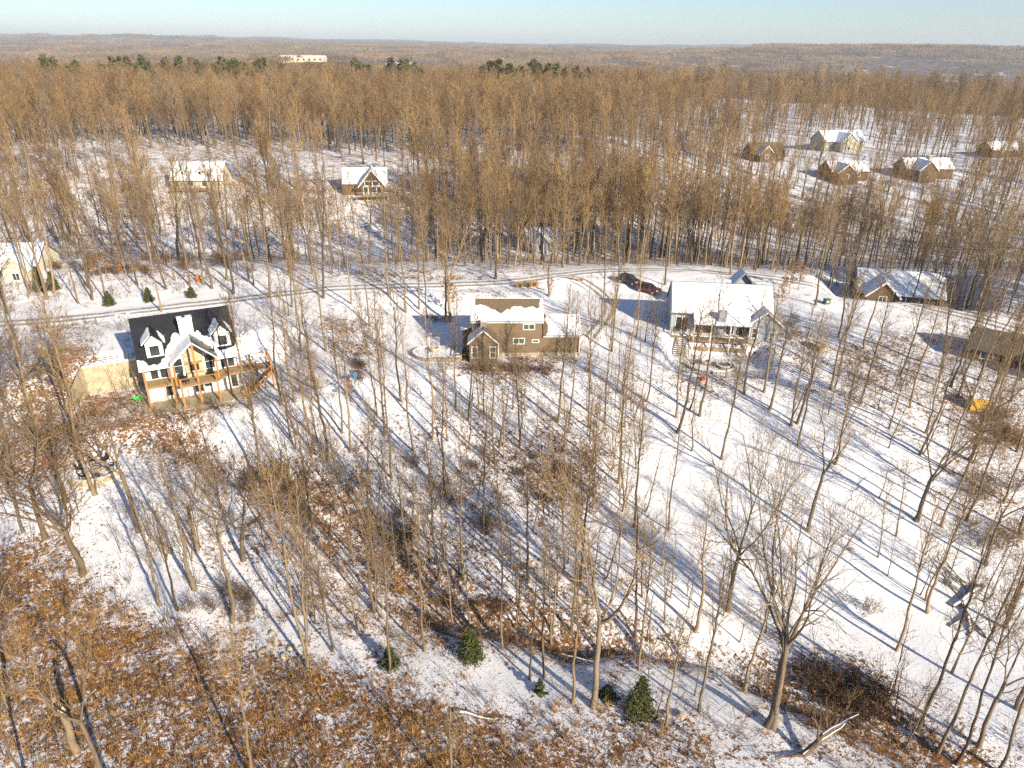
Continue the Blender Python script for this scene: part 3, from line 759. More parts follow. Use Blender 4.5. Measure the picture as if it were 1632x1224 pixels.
# ------------------------------------------------------------------ saplings between the big trees
SLAB = ('thin bare sapling among the trees on the snowy slope', 'saplings on the snowy slope')
n = 0
g3 = np.random.default_rng(5)
def sapling_at(px, py, h):
    p = ground_at(px, py)
    place_tree('sapling', p[0], p[1], h, SLAB[0], SLAB[1], g3.uniform(0.8, 1.3))
for k in range(120):
    sapling_at(g3.uniform(460, 1060), g3.uniform(620, 1010), g3.uniform(6, 13))
for k in range(24):
    sapling_at(g3.uniform(960, 1260), g3.uniform(930, 1150), g3.uniform(4, 9))
for k in range(34):
    sapling_at(g3.uniform(1390, 1632), g3.uniform(620, 1200), g3.uniform(6, 12))
for k in range(32):
    sapling_at(g3.uniform(0, 330), g3.uniform(640, 900), g3.uniform(4, 9))
for k in range(20):
    sapling_at(g3.uniform(300, 520), g3.uniform(700, 1010), g3.uniform(5, 10))
for k in range(14):
    sapling_at(g3.uniform(1080, 1400), g3.uniform(580, 720), g3.uniform(6, 11))
for k in range(16):
    sapling_at(g3.uniform(450, 650), g3.uniform(480, 620), g3.uniform(6, 11))
for k in range(20):
    sapling_at(g3.uniform(930, 1060), g3.uniform(500, 660), g3.uniform(5, 10))

# young trees that keep their rusty leaves
LEAF = [leafy(m[1], 900 + i, 420, M['dead_leaf']) for i, m in enumerate(SAPL)]
for (px, py, h) in [(716, 500, 9), (1258, 468, 8), (1272, 462, 7), (880, 470, 4), (150, 445, 5), (170, 440, 6), (190, 445, 5), (215, 440, 4), (640, 960, 5), (530, 900, 6), (560, 640, 5), (1247, 480, 6)]:
    p = ground_at(px, py)
    place_tree('sapling', p[0], p[1], h, 'small young tree still holding its rusty orange leaves', 'young trees with rusty leaves', 1.2, leaf=LEAF).name = 'rusty_leaved_tree'

# ------------------------------------------------------------------ stuff scattered by geometry nodes
def source_collection(name, meshes):
    c = bpy.data.collections.new(name)
    for i, me in enumerate(meshes):
        c.objects.link(bpy.data.objects.new('%s_%d' % (name, i), me))
    return c
def scatter(name, label, cat, P, rz, scl, coll, tiltv=None):
    me = bpy.data.meshes.new(name)
    n = len(P)
    me.vertices.add(n); me.vertices.foreach_set('co', np.asarray(P, np.float32).ravel())
    a = me.attributes.new('rot', 'FLOAT_VECTOR', 'POINT')
    rot = np.zeros((n, 3), np.float32); rot[:, 2] = rz
    if tiltv is not None: rot[:, :2] = tiltv
    a.data.foreach_set('vector', rot.ravel())
    a = me.attributes.new('scl', 'FLOAT_VECTOR', 'POINT'); a.data.foreach_set('vector', np.asarray(scl, np.float32).ravel())
    o = link(name, me)
    ng = bpy.data.node_groups.new(name + '_nodes', 'GeometryNodeTree')
    ng.interface.new_socket('Geometry', in_out='INPUT', socket_type='NodeSocketGeometry')
    ng.interface.new_socket('Geometry', in_out='OUTPUT', socket_type='NodeSocketGeometry')
    N = ng.nodes; L = ng.links
    gi = N.new('NodeGroupInput'); go = N.new('NodeGroupOutput')
    ci = N.new('GeometryNodeCollectionInfo'); ci.inputs['Collection'].default_value = coll
    ci.inputs['Separate Children'].default_value = True; ci.inputs['Reset Children'].default_value = True
    ip = N.new('GeometryNodeInstanceOnPoints'); ip.inputs['Pick Instance'].default_value = True
    r = N.new('GeometryNodeInputNamedAttribute'); r.data_type = 'FLOAT_VECTOR'; r.inputs['Name'].default_value = 'rot'
    s = N.new('GeometryNodeInputNamedAttribute'); s.data_type = 'FLOAT_VECTOR'; s.inputs['Name'].default_value = 'scl'
    er = N.new('FunctionNodeEulerToRotation')
    L.new(gi.outputs[0], ip.inputs['Points']); L.new(ci.outputs[0], ip.inputs['Instance'])
    L.new(r.outputs[0], er.inputs[0]); L.new(er.outputs[0], ip.inputs['Rotation']); L.new(s.outputs[0], ip.inputs['Scale'])
    ri = N.new('FunctionNodeRandomValue'); ri.data_type = 'INT'
    ri.inputs['Min'].default_value = 0; ri.inputs['Max'].default_value = max(0, len(coll.objects) - 1)
    for so in ri.outputs:
        if so.type == 'INT': L.new(so, ip.inputs['Instance Index'])
    for si in ri.inputs:
        if si.type == 'INT' and si.name == 'Min': si.default_value = 0
        if si.type == 'INT' and si.name == 'Max': si.default_value = max(0, len(coll.objects) - 1)
    L.new(ip.outputs[0], go.inputs[0])
    md = o.modifiers.new('scatter', 'NODES'); md.node_group = ng
    return tag(o, label, cat, kind='stuff')
def joined_tree(seed, cmat):
    t, c = grow(seed, 'far')
    V1, F1 = tubes(t); V2, F2 = tubes(c)
    me = np_mesh('far_tree_mesh', np.concatenate([V1, V2]), np.concatenate([F1, F2 + len(V1)]), M['bark'])
    me.materials.append(M[cmat])
    mi = np.zeros(len(F1) + len(F2), np.int32); mi[len(F1):] = 1
    me.polygons.foreach_set('material_index', mi)
    return me
FARS = [joined_tree(400 + i, 'far_twig') for i in range(8)]
cfar = source_collection('far_tree', FARS)
P = np.stack([far_pts[:, 0], far_pts[:, 1], height(far_pts[:, 0], far_pts[:, 1]) - 0.2], 1)
hs = g2.uniform(0.6, 1.12, len(P)) * (1 - 0.22 * sstep(25, 75, P[:, 0]) * (1 - sstep(190, 230, P[:, 1]))) * (1 + 0.10 * sstep(300, 600, P[:, 1]))
ws = hs * g2.uniform(0.75, 1.2, len(P)) * (1 + 0.35 * sstep(350, 700, P[:, 1]))
scatter('woodland', 'leafless brown woodland covering the ridges behind the houses', 'woodland', P, g2.uniform(0, 6.28, len(P)), np.stack([ws, ws, hs], 1), cfar, g2.normal(0, 0.035, (len(P), 2)))

# distant woods: patches of treetops on the hills
def wood_patch(seed, conifer=False):
    g = np.random.default_rng(seed)
    polys = []
    n = 46
    for k in range(n):
        x, y = g.uniform(-28, 28, 2); H = g.uniform(13, 19)
        polys.append((np.array([[x, y, 0], [x, y, H * 0.6]]), np.array([0.3, 0.15]), 3))
        for j in range(14):
            b = np.array([x, y, H * g.uniform(0.4, 0.75)])
            d = unit(np.array([g.normal(), g.normal(), g.uniform(0.5, 1.8)]))
            polys.append((np.stack([b, b + d * H * g.uniform(0.2, 0.38)]), np.array([0.28, 0.12]), 3))
    V, F = tubes(polys)
    return np_mesh('wood_patch_mesh', V, F, M['far_twig'])
cpatch = source_collection('wood_patch', [wood_patch(500 + i) for i in range(4)])
pc = np.concatenate([jitter_grid(960, 1700, 34, g2, 0.82), jitter_grid(1700, 3200, 60, g2, 0.82), jitter_grid(3200, 5200, 110, g2, 0.82)])
dens = fbm(pc[:, 0] / 260, pc[:, 1] / 260, 61, 3)
Zp = height(pc[:, 0], pc[:, 1])
pk = (dens > -0.13) & (Zp > -34) & (g2.uniform(0, 1, len(pc)) < 0.9) & (seg_dist(pc[:, 0], pc[:, 1], RV) > 110)
pc = pc[pk]; Zp = Zp[pk]
sc_ = np.where(pc[:, 1] < 1700, 0.8, np.where(pc[:, 1] < 3200, 1.2, 2.0)) * g2.uniform(0.85, 1.2, len(pc))
scatter('distant_woods', 'hazy bare woods on the distant hills', 'woodland', np.stack([pc[:, 0], pc[:, 1], Zp - 1.0], 1), g2.uniform(0, 6.28, len(pc)), np.stack([sc_, sc_, np.minimum(sc_, 1.15)], 1), cpatch)
# ------------------------------------------------------------------ evergreens
def conifer(seed, H, R0, droop, dens=1.0, leafsize=0.16):
    g = np.random.default_rng(seed)
    tr = tubes([(np.stack([np.zeros(8), np.zeros(8), np.linspace(0, H, 8)], 1), np.linspace(H * 0.016 + 0.02, 0.01, 8), 6)])
    P = []; 
    nb = int(110 * dens)
    for k in range(nb):
        t = 0.06 + 0.92 * (k / nb)
        L = R0 * (1 - t) ** 0.75 * g.uniform(0.65, 1.12) + 0.10
        az = k * 2.399 + g.uniform(-.3, .3)
        m = max(10, int(64 * L / R0))
        s = np.sqrt(g.uniform(0.02, 1, m))
        x = np.cos(az) * L * s; y = np.sin(az) * L * s
        z = t * H - droop * L * s ** 1.5 + 0.12 * L * s
        w = L * 0.16
        P.append(np.stack([x + g.normal(0, w, m), y + g.normal(0, w, m), z + g.normal(0, w * 0.5, m)], 1))
    P = np.concatenate(P); P[:, 2] = np.maximum(P[:, 2], 0.08)
    V, F = leaf_quads(P, g, leafsize * 0.58, 0.6)
    return np_mesh('conifer_trunk_mesh', *tr, M['bark'], True), np_mesh('conifer_needles_mesh', V, F, M['needle'])
def evergreen(px, py, seed, H, R0, label, group=None, dens=1.0, droop=0.25, ls=0.16, p=None):
    p = p or ground_at(px, py)
    t = thing('evergreen_tree', label, 'tree', (p[0], p[1], p[2] - 0.05), 0, group)
    a, b = conifer(seed, H, R0, droop, dens, ls)
    link('trunk', a, t); link('crown', b, t)
evergreen(175, 486, 1, 2.7, 1.0, 'small cone shaped spruce in the snow, the one nearest the pale house', ls=0.13)
evergreen(238, 480, 2, 2.7, 0.95, 'small cone shaped spruce in the snow, middle one of three', ls=0.13)
evergreen(306, 474, 3, 2.2, 0.95, 'low round spruce in the snow beside a tall trunk', ls=0.13)
evergreen(66, 465, 4, 5.0, 1.2, 'dense upright evergreen against the pale gabled house wall', droop=0.1, dens=1.6)
evergreen(86, 462, 5, 3.6, 1.0, 'shorter upright evergreen behind a thick trunk by the pale house', droop=0.1, dens=1.5)
evergreen(750, 1048, 6, 3.6, 1.35, 'bushy green hemlock on the near bank of the creek', dens=0.9, droop=0.4)
evergreen(1018, 1140, 7, 4.6, 1.5, 'dark green hemlock above the brown grassy bank', dens=0.9, droop=0.4)
evergreen(622, 1062, 8, 2.6, 0.9, 'thin sparse young hemlock behind a bare trunk', dens=0.35, droop=0.3)
evergreen(968, 1112, 9, 1.5, 0.8, 'low green hemlock seedling beside the dark hemlock', dens=0.5, droop=0.3)
evergreen(860, 1105, 10, 1.8, 0.6, 'faint thin hemlock seedling by two slim stems', dens=0.2, droop=0.3)
# pines in the far wood
def far_pine(seed):
    g = np.random.default_rng(seed)
    H = 20; P = []
    for k in range(26):
        t = 0.42 + 0.57 * k / 26; L = 4.2 * (1 - t) ** 0.6 + 0.6; az = k * 2.4
        m = 12; s = g.uniform(0.2, 1, m)
        P.append(np.stack([np.cos(az) * L * s + g.normal(0, .5, m), np.sin(az) * L * s + g.normal(0, .5, m), t * H + g.normal(0, .35, m)], 1))
    V, F = leaf_quads(np.concatenate(P), g, 0.75)
    V1, F1 = tubes([(np.stack([np.zeros(4), np.zeros(4), np.linspace(0, H, 4)], 1), np.linspace(0.25, 0.05, 4), 4)])
    me = np_mesh('far_pine_mesh', np.concatenate([V1, V]), np.concatenate([F1, F + len(V1)]), M['bark']); me.materials.append(M['far_needle'])
    mi = np.ones(len(F1) + len(F), np.int32); mi[:len(F1)] = 0; me.polygons.foreach_set('material_index', mi)
    return me
cp = source_collection('far_pine', [far_pine(700 + i) for i in range(4)])
PP = []
for (cx, cy, rx, ry, n) in [(-235, 476, 34, 16, 26), (-200, 486, 26, 14, 18), (-268, 468, 12, 10, 6), (-172, 488, 18, 12, 9), (-82, 498, 26, 12, 20), (-56, 490, 16, 10, 10), (2, 476, 20, 14, 20), (22, 470, 10, 8, 7), (-140, 436, 6, 6, 3), (-158, 452, 5, 5, 2), (40, 474, 8, 6, 2)]:
    q = g2.normal(0, 0.5, (n, 2)) * np.array([rx, ry]) + np.array([cx, cy]); PP.append(q)
PP = np.concatenate(PP)
sc_ = g2.uniform(0.85, 1.25, len(PP))
scatter('far_pines', 'dark green pines standing out of the brown far wood', 'woodland', np.stack([PP[:, 0], PP[:, 1], height(PP[:, 0], PP[:, 1]) - .2], 1), g2.uniform(0, 6, len(PP)), np.stack([sc_ * 1.2, sc_ * 1.2, sc_ * 1.12], 1), cp)

# ------------------------------------------------------------------ shrubs and thickets
def shrub_mesh(seed, n, R0, H, arch=0.0):
    g = np.random.default_rng(seed); out = []
    spec = [None, (4, 3, 4, 0.5, 0.6, 0.2 - arch, 0.011), (3, 3, 2.5, 0.55, 0.7, 0.1 - arch, 0.009), (2, 3, 0, 0, 0, 0, 0.008)]
    for k in range(n):
        a = g.uniform(0, 6.28); r = R0 * 0.45 * math.sqrt(g.uniform())
        limb(g, out, np.array([math.cos(a) * r, math.sin(a) * r, 0]), tilt(np.array([0, 0, 1.0]), g.uniform(0.1, 0.9), a + g.normal(0, .5)), H * g.uniform(0.6, 1.1), 0.018, 1, spec)
    V, F = tubes([o[:3] for o in out]); V[:, 2] = np.abs(V[:, 2])
    return np_mesh('shrub_stems_mesh', V, F, M['shrub_twig'])
SHR = [shrub_mesh(800 + i, 20, 1.0, 1.5, 0.25) for i in range(4)]
def shrub_leaves(me, seed, n, mat, size=0.07):
    return leafy(me, seed, n, M[mat], size, 'shrub_leaf_mesh')
SHRL = {m: [shrub_leaves(s, 850 + i, 110, m) for i, s in enumerate(SHR)] for m in ('rust_leaf', 'dead_leaf', 'needle')}
def shrub(x, y, s, label, group=None, leaf=None, sz=1.0):
    t = thing('shrub', label, 'shrub', (x, y, hz(x, y) - 0.04), rng.uniform(0, 6.28), group)
    t.scale = (s, s, s * sz); k = int(rng.integers(4))
    link('stems', SHR[k], t)
    if leaf: link('leaves', SHRL[leaf][k], t)
for (px, py, s, label, grp, leaf, sz, n, sx, sy) in [
    (1345, 1120, 1.3, 'tangled brown bush in the dark thicket around the fallen snowy trunk', 'bushes of the dark thicket', 'rust_leaf', 1.0, 20, 58, 42),
    (620, 850, 1.15, 'brown bramble bush in the creek bed', 'brambles along the creek', None, 1.0, 12, 45, 30),
    (745, 970, 1.0, 'rusty leaved bramble on the creek bank above the green hemlock', 'rusty brambles on the bank', 'rust_leaf', 0.7, 10, 60, 18),
    (420, 770, 1.3, 'olive brown bush on the snow between slim trunks', 'olive bushes on the slope', 'needle', 0.8, 3, 22, 8),
    (830, 590, 0.85, 'low brown garden shrub along the brown house wall', 'shrubs along the brown house', 'rust_leaf', 0.7, 14, 62, 6),
    (770, 592, 0.9, 'evergreen garden shrub below the two tall windows of the brown house', 'green shrubs at the brown house', 'needle', 0.7, 5, 20, 4),
    (1262, 520, 0.8, 'green garden shrub at the corner of the grey house', 'green shrubs at the grey house', 'needle', 0.7, 4, 8, 14),
    (1590, 690, 1.1, 'brown bush on the bank behind the timber shed', 'bushes behind the shed', 'dead_leaf', 0.8, 12, 32, 28),
    (60, 710, 1.2, 'brown bush in the leafy bank by the fire pit', 'bushes by the fire pit', 'dead_leaf', 0.7, 10, 50, 26),
    (570, 590, 0.9, 'brown bush in the narrow leafy bed beside the brown house yard', 'bushes in the narrow bed', 'rust_leaf', 0.8, 7, 7, 34),
    (230, 425, 1.3, 'rusty leaved bush at the wood edge beyond the road', 'rusty bushes at the wood edge', 'dead_leaf', 1.0, 34, 170, 14),
    (1580, 820, 1.2, 'twiggy bush among the slim trunks on the slope', 'twiggy bushes on the slope', None, 1.2, 8, 45, 60),
    (900, 760, 1.0, 'rusty bush in the leafy hollow of the wood', 'rusty bushes in the hollow', 'rust_leaf', 0.8, 14, 70, 45),
    (1385, 975, 1.1, 'bare forked bush with a few dark leaves on open snow', None, 'rust_leaf', 1.3, 1, 1, 1),
    (1170, 868, 1.0, 'dark bush at the foot of a leaning tree', None, 'rust_leaf', 0.8, 1, 1, 1),
    (500, 790, 1.0, 'twiggy brown bush at the upper end of the creek', 'bushes at the creek head', None, 1.0, 12, 60, 40),
    (350, 960, 0.9, 'pale twiggy bush on the lower slope', 'pale bushes on the lower slope', None, 0.9, 10, 60, 30),
    (680, 780, 1.0, 'thin grey bush in the wood below the brown house', 'thin bushes in the wood', None, 1.1, 16, 110, 70)]:
    for k in range(n):
        a = (px + (rng.uniform(-sx, sx) if n > 1 else 0), py + (rng.uniform(-sy, sy) if n > 1 else 0))
        p = ground_at(*a)
        shrub(p[0], p[1], s * rng.uniform(0.7, 1.25), label, grp, leaf, sz)

# ------------------------------------------------------------------ low growth: dead grass, leaves, twigs (nobody could count these)
def tuft(seed, n=26, H=0.5, spread=0.16, wide=0.02):
    g = np.random.default_rng(seed); V = []; F = []
    for k in range(n):
        a = g.uniform(0, 6.28); r = spread * g.uniform(0, 1); b = np.array([math.cos(a) * r, math.sin(a) * r, -0.03])
        d = np.array([math.cos(a), math.sin(a), 0]) * g.uniform(0.1, 0.75); h = H * g.uniform(0.5, 1.15)
        w = np.array([-math.sin(a), math.cos(a), 0]) * wide
        m = b + d * h * 0.35 + np.array([0, 0, h * 0.62]); e = b + d * h + np.array([0, 0, h * 0.88])
        i = len(V); V += [b - w, b + w, m + w * 0.8, m - w * 0.8, e]; F += [(i, i + 1, i + 2, i + 3)]
        F.append((i + 3, i + 2, i + 4, i + 4))
    return np.array(V), F
def tuft_mesh(seed, mat, **k):
    V, F = tuft(seed, **k)
    q = np.array([f for f in F if f[2] != f[3]]); t = np.array([f[:3] for f in F if f[2] == f[3]])
    return np_mesh('tuft_mesh', V, [q, t], mat)
ct = source_collection('grass_tuft', [tuft_mesh(600 + i, M['dry_grass'], n=34, H=0.5, spread=0.26, wide=0.011) for i in range(4)] + [tuft_mesh(610 + i, M['dead_leaf'], n=26, H=0.38, spread=0.28, wide=0.016) for i in range(2)])
def litter_points(n, box, thr, power, g):
    x0, x1, y0, y1 = box
    X = g.uniform(x0, x1, n); Y = g.uniform(y0, y1, n)
    L = litter(X, Y) + fbm(X / 2.2, Y / 2.2, 71, 3) * 0.5
    k = g.uniform(0, 1, n) < np.clip((L - thr) / 0.4, 0, 1) ** power
    return X[k], Y[k]
g4 = np.random.default_rng(88)
X, Y = litter_points(26000, (-62, 46, 26, 66), 0.55, 1.3, g4)
dgrass = np.interp(Y, [26, 44, 52, 60], [1, 1, 0.45, 0.1]) * np.where(X < 8, 1, 0.45) + np.where((X < -34) & (Y < 66), 0.6, 0)
k = g4.uniform(0, 1, len(X)) < dgrass * 0.55
X, Y = X[k], Y[k]
s = g4.uniform(0.5, 1.25, len(X))
scatter('dry_grass', 'orange brown dead grass poking through the snow on the near bank', 'grass', np.stack([X, Y, height(X, Y)], 1), g4.uniform(0, 6.28, len(X)), np.stack([s, s, s], 1), ct, g4.normal(0, 0.18, (len(X), 2)))
def leaf_clump(seed, mat, n=22, r=0.42):
    g = np.random.default_rng(seed)
    P = np.stack([g.normal(0, r * 0.6, n), g.normal(0, r * 0.6, n), g.uniform(0.0, 0.05, n)], 1)
    return np_mesh('leaf_clump_mesh', *leaf_quads(P, g, 0.048, 0.35), mat)
cl = source_collection('leaf_clump', [leaf_clump(620 + i, M['dead_leaf']) for i in range(3)] + [leaf_clump(630 + i, M['rust_leaf']) for i in range(4)])
X, Y = litter_points(70000, (-85, 85, 26, 128), 0.44, 1.5, g4)
s = g4.uniform(0.6, 1.3, len(X))
scatter('fallen_leaves', 'brown fallen leaves lying on the snow', 'leaves', np.stack([X, Y, height(X, Y)], 1), g4.uniform(0, 6.28, len(X)), np.stack([s, s, s], 1), cl)
def sprig(seed):
    g = np.random.default_rng(seed); out = []
    spec = [None, (3, 3, 2.5, 0.5, 0.6, 0.2, 0.008), (2, 3, 0, 0, 0, 0.1, 0.007)]
    for k in range(4):
        limb(g, out, np.array([g.normal(0, .1), g.normal(0, .1), -0.05]), tilt(np.array([0, 0, 1.0]), g.uniform(0.05, 0.6), g.uniform(0, 6.28)), g.uniform(0.6, 1.6), 0.012, 1, spec)
    V, F = tubes([o[:3] for o in out]); return np_mesh('sprig_mesh', V, F, M['pale_twig'])
cs = source_collection('sprig', [sprig(640 + i) for i in range(5)])
X, Y = litter_points(15000, (-80, 80, 28, 112), 0.36, 0.9, g4)
k = g4.uniform(0, 1, len(X)) < 0.62
X, Y = X[k], Y[k]; s = 0.5 + 1.9 * g4.uniform(0, 1, len(X)) ** 2
scatter('undergrowth', 'thin leafless stems poking through the snow', 'undergrowth', np.stack([X, Y, height(X, Y)], 1), g4.uniform(0, 6.28, len(X)), np.stack([s, s, s], 1), cs)
X = g4.uniform(-170, 150, 9000); Y = g4.uniform(120, 236, 9000)
k = (wood_density(X, Y) > 0.2) & (g4.uniform(0, 1, len(X)) < 0.6)
X, Y = X[k], Y[k]; s = g4.uniform(0.9, 2.6, len(X))
scatter('brushwood', 'low brown brush on the floor of the wood beyond the road', 'undergrowth', np.stack([X, Y, height(X, Y)], 1), g4.uniform(0, 6.28, len(X)), np.stack([s, s, s], 1), cs)
# golden grass clumps by the road
GG = [tuft_mesh(660 + i, M['gold_grass'], n=60, H=1.3, spread=0.35, wide=0.03) for i in range(3)]
for (px, py, s, lab, grp) in [(823, 458, 1.1, 0, 0), (831, 458, 1.2, 0, 0), (839, 457, 1.0, 0, 0), (846, 457, 1.25, 0, 0), (853, 456, 1.2, 0, 0), (912, 447, 0.8, 1, 1), (920, 449, 0.7, 1, 1), (928, 448, 0.7, 1, 1)]:
    p = ground_at(px, py)
    o = link('ornamental_grass', GG[int(rng.integers(3))], None, (p[0], p[1], p[2] + 0.02), rng.uniform(0, 6))
    o.scale = (s, s, s)
    tag(o, ['golden clump of tall ornamental grass in the bed between the brown house and the road', 'short golden grass clump beside the curved driveway'][lab], 'grass', ['golden grass bed behind the brown house', 'golden grass beside the driveway'][grp])
# ================================================================== houses
def window(par, axis, a0, a1, z0, z1, pos, out, mull=1, bars=0, fw=0.10, frame='white_trim', pane='glass', name='window'):
    """a window on the plane axis-normal = pos; spans a0..a1 and z0..z1; out = -1 / +1 is the side it faces"""
    fb = MB()
    def bx(b, u0, u1, w0, w1, d0, d1):
        lo, hi = sorted((pos + out * d0, pos + out * d1))
        if axis == 'x': b.box(u0, lo, w0, u1, hi, w1)
        else: b.box(lo, u0, w0, hi, u1, w1)
    bx(fb, a0 - fw, a0, z0 - fw, z1 + fw, -0.05, 0.06); bx(fb, a1, a1 + fw, z0 - fw, z1 + fw, -0.05, 0.06)
    bx(fb, a0, a1, z1, z1 + fw, -0.05, 0.06); bx(fb, a0, a1, z0 - fw, z0, -0.05, 0.075)
    for k in range(mull):
        c = a0 + (a1 - a0) * (k + 1) / (mull + 1); bx(fb, c - 0.04, c + 0.04, z0, z1, -0.04, 0.045)
    for k in range(bars):
        c = z0 + (z1 - z0) * (k + 1) / (bars + 1); bx(fb, a0, a1, c - 0.03, c + 0.03, -0.04, 0.035)
    w = fb.build(name, M[frame], par)
    n = mull + 1
    for k in range(n):
        pb = MB(); bx(pb, a0 + (a1 - a0) * k / n + 0.002, a0 + (a1 - a0) * (k + 1) / n - 0.002, z0 + 0.002, z1 - 0.002, 0.005, 0.02)
        pb.build('pane', M[pane], w)
    return w
def roof_snow(par, q, mask, th=0.12, nu=40, nv=24, seed=1, name='snow_cover'):
    """an uneven snow sheet on the roof plane q = eave-left, eave-right, ridge-right, ridge-left; mask(u, v) in 0..1"""
    q = [np.array(p, float) for p in q]
    nrm = np.cross(q[1] - q[0], q[3] - q[0]); nrm /= np.linalg.norm(nrm)
    if nrm[2] < 0: nrm = -nrm
    def lin(n): return np.concatenate([[0, 0.004], np.linspace(0.02, 0.98, n - 4), [0.996, 1]])
    U, Vv = np.meshgrid(lin(nu), lin(nv))
    P = (q[0] * (1 - U)[..., None] + q[1] * U[..., None]) * (1 - Vv)[..., None] + (q[3] * (1 - U)[..., None] + q[2] * U[..., None]) * Vv[..., None]
    lw = np.linalg.norm(q[1] - q[0]); lh = np.linalg.norm(q[3] - q[0])
    nz = fbm(U * lw / 0.9 + seed * 9.1, Vv * lh / 0.9, 90 + seed, 4)
    m = np.clip(mask(U, Vv, nz), 0, 1)
    t = th * m * (1 + 0.7 * nz) - 0.03 * (1 - m)
    t[0, :] = t[-1, :] = -0.02; t[:, 0] = t[:, -1] = -0.02
    P = P + nrm * t[..., None]
    ii = np.arange(P.shape[0] * P.shape[1]).reshape(P.shape[:2])
    F = np.stack([ii[:-1, :-1], ii[:-1, 1:], ii[1:, 1:], ii[1:, :-1]], -1).reshape(-1, 4)
    return link(name, np_mesh(name, P.reshape(-1, 3), F, M['roof_snow'], True), par)
full = lambda u, v, n: np.ones_like(u)
def lower(h, ragged=0.5): return lambda u, v, n: sstep(-0.04, 0.04, h + n * ragged - v)
def patch(c): return lambda u, v, n: sstep(-0.04, 0.05, n + c)
def gable_roof_x(par, x0, x1, yr, zr, yf, zf, yb, zb, mat, th=0.18, name='roof'):
    """ridge along x; one mesh of two slopes"""
    b = MB()
    b.slab([(x0, yf, zf), (x1, yf, zf), (x1, yr, zr), (x0, yr, zr)], th)
    b.slab([(x1, yb, zb), (x0, yb, zb), (x0, yr, zr), (x1, yr, zr)], th)
    return b.build(name, M[mat], par)
def gable_roof_y(par, xc, hw, zr, ze, y0, y1, mat, th=0.14, name='gable_roof', y1e=None):
    """ridge along y from y0 (front) to y1 (back); the eaves may end sooner, at y1e"""
    y1e = y1 if y1e is None else y1e
    b = MB()
    b.slab([(xc - hw, y1e, ze), (xc - hw, y0, ze), (xc, y0, zr), (xc, y1, zr)], th)
    b.slab([(xc + hw, y0, ze), (xc + hw, y1e, ze), (xc, y1, zr), (xc, y0, zr)], th)
    return b.build(name, M[mat], par)
def rake_trim(par, xc, hw, zr, ze, y, mat='white_trim', w=0.2):
    b = MB()
    for s in (-1, 1):
        b.bar((xc + s * hw, y, ze - 0.06), (xc, y, zr - 0.06), 0.06, w)
    return b.build('rake_trim', M[mat], par)
def railing(par, pts, z, h=1.0, mat='cedar', name='railing'):
    b = MB()
    for a, c in zip(pts[:-1], pts[1:]):
        b.bar((a[0], a[1], z + h), (c[0], c[1], z + h), 0.12, 0.08)
        b.bar((a[0], a[1], z + 0.15), (c[0], c[1], z + 0.15), 0.07, 0.06)
        L = math.dist(a, c); n = int(L / 0.3)
        for k in range(1, n):
            x = a[0] + (c[0] - a[0]) * k / n; y = a[1] + (c[1] - a[1]) * k / n
            b.box(x - 0.007, y - 0.007, z + 0.17, x + 0.007, y + 0.007, z + h - 0.03)
    return b.build(name, M[mat], par)
def house_root(name, label, H, z=0.0):
    return thing(name, label, 'house', (H[0], H[1], z), R(H[2]))

# ------------------------------------------------------------------ white house with the black metal roof
h = house_root('white_house', 'white house with black metal roof, two dormers and a cedar deck', H1)
SL = 5.6 / 6.2
MB().prism([(-4.0, -3.4), (4.4, -3.4), (4.4, 3.85), (0, 7.75), (-4.0, 4.15)], 'x', 0.3, 12.3).build('wall', M['white_board'], h)
YC = -3.75; ZC = 8.0 + YC * SL
rf = gable_roof_x(h, -0.15, 12.75, 0.0, 8.0, YC, ZC, 5.2, 3.3, 'black_metal', 0.16)
PORCH = [(-0.15, 3.85), (9.65, 12.75)]
prf = []
for (a0, a1) in PORCH:
    prf.append(MB().slab([(a0, -6.2, 2.4), (a1, -6.2, 2.4), (a1, YC - 0.003, ZC - 0.003 * SL), (a0, YC - 0.003, ZC - 0.003 * SL)], 0.16).build('porch_roof', M['black_metal'], h))
MB().prism([(3.7, 2.6), (9.8, 2.6), (9.8, 3.05), (6.75, 5.72), (3.7, 3.05)], 'y', -4.004, -3.2).build('gable_wall', M['white_board'], h)
ribs = MB()
for k in range(33):
    x = -0.1 + k * 0.398
    ye = -6.18 if (x < 3.8 or x > 9.7) else YC
    ribs.bar((x, 0, 8.03), (x, ye, 8.03 + ye * SL), 0.035, 0.05)
o = ribs.build('roof_ribs', M['black_metal'], rf); o['kind'] = 'stuff'
ext = MB().slab([(12.755, -6.2, 2.4), (14.0, -6.2, 2.4), (14.0, -4.0, 2.4 + 2.2 * SL), (12.755, -4.0, 2.4 + 2.2 * SL)], 0.16).build('porch_roof', M['black_metal'], h)
roof_snow(ext, [(12.755, -6.2, 2.4), (14.0, -6.2, 2.4), (14.0, -4.0, 2.4 + 2.2 * SL), (12.755, -4.0, 2.4 + 2.2 * SL)], full, 0.10, 14, 14, 3)
def h1top(x, n):
    """height up the slope (0 eave, 1 ridge) to which snow lies, along the house"""
    t = np.interp(x, [0, 0.6, 1.2, 3.3, 3.6, 4.2, 4.8, 5.4, 5.9, 7.4, 8.0, 8.8, 9.6, 10.2, 12.3, 12.8], [0.27, 0.22, 0.10, 0.14, 0.30, 0.46, 0.55, 0.62, 0.50, 0.55, 0.58, 0.50, 0.46, 0.18, 0.2, 0.24])
    return t + n * 0.20
def h1mask(x0, x1, v0, v1):
    return lambda u, v, n: sstep(-0.02, 0.02, h1top(x0 + (x1 - x0) * u, n) - (v0 + (v1 - v0) * v))
vc = 1 + YC / 6.2
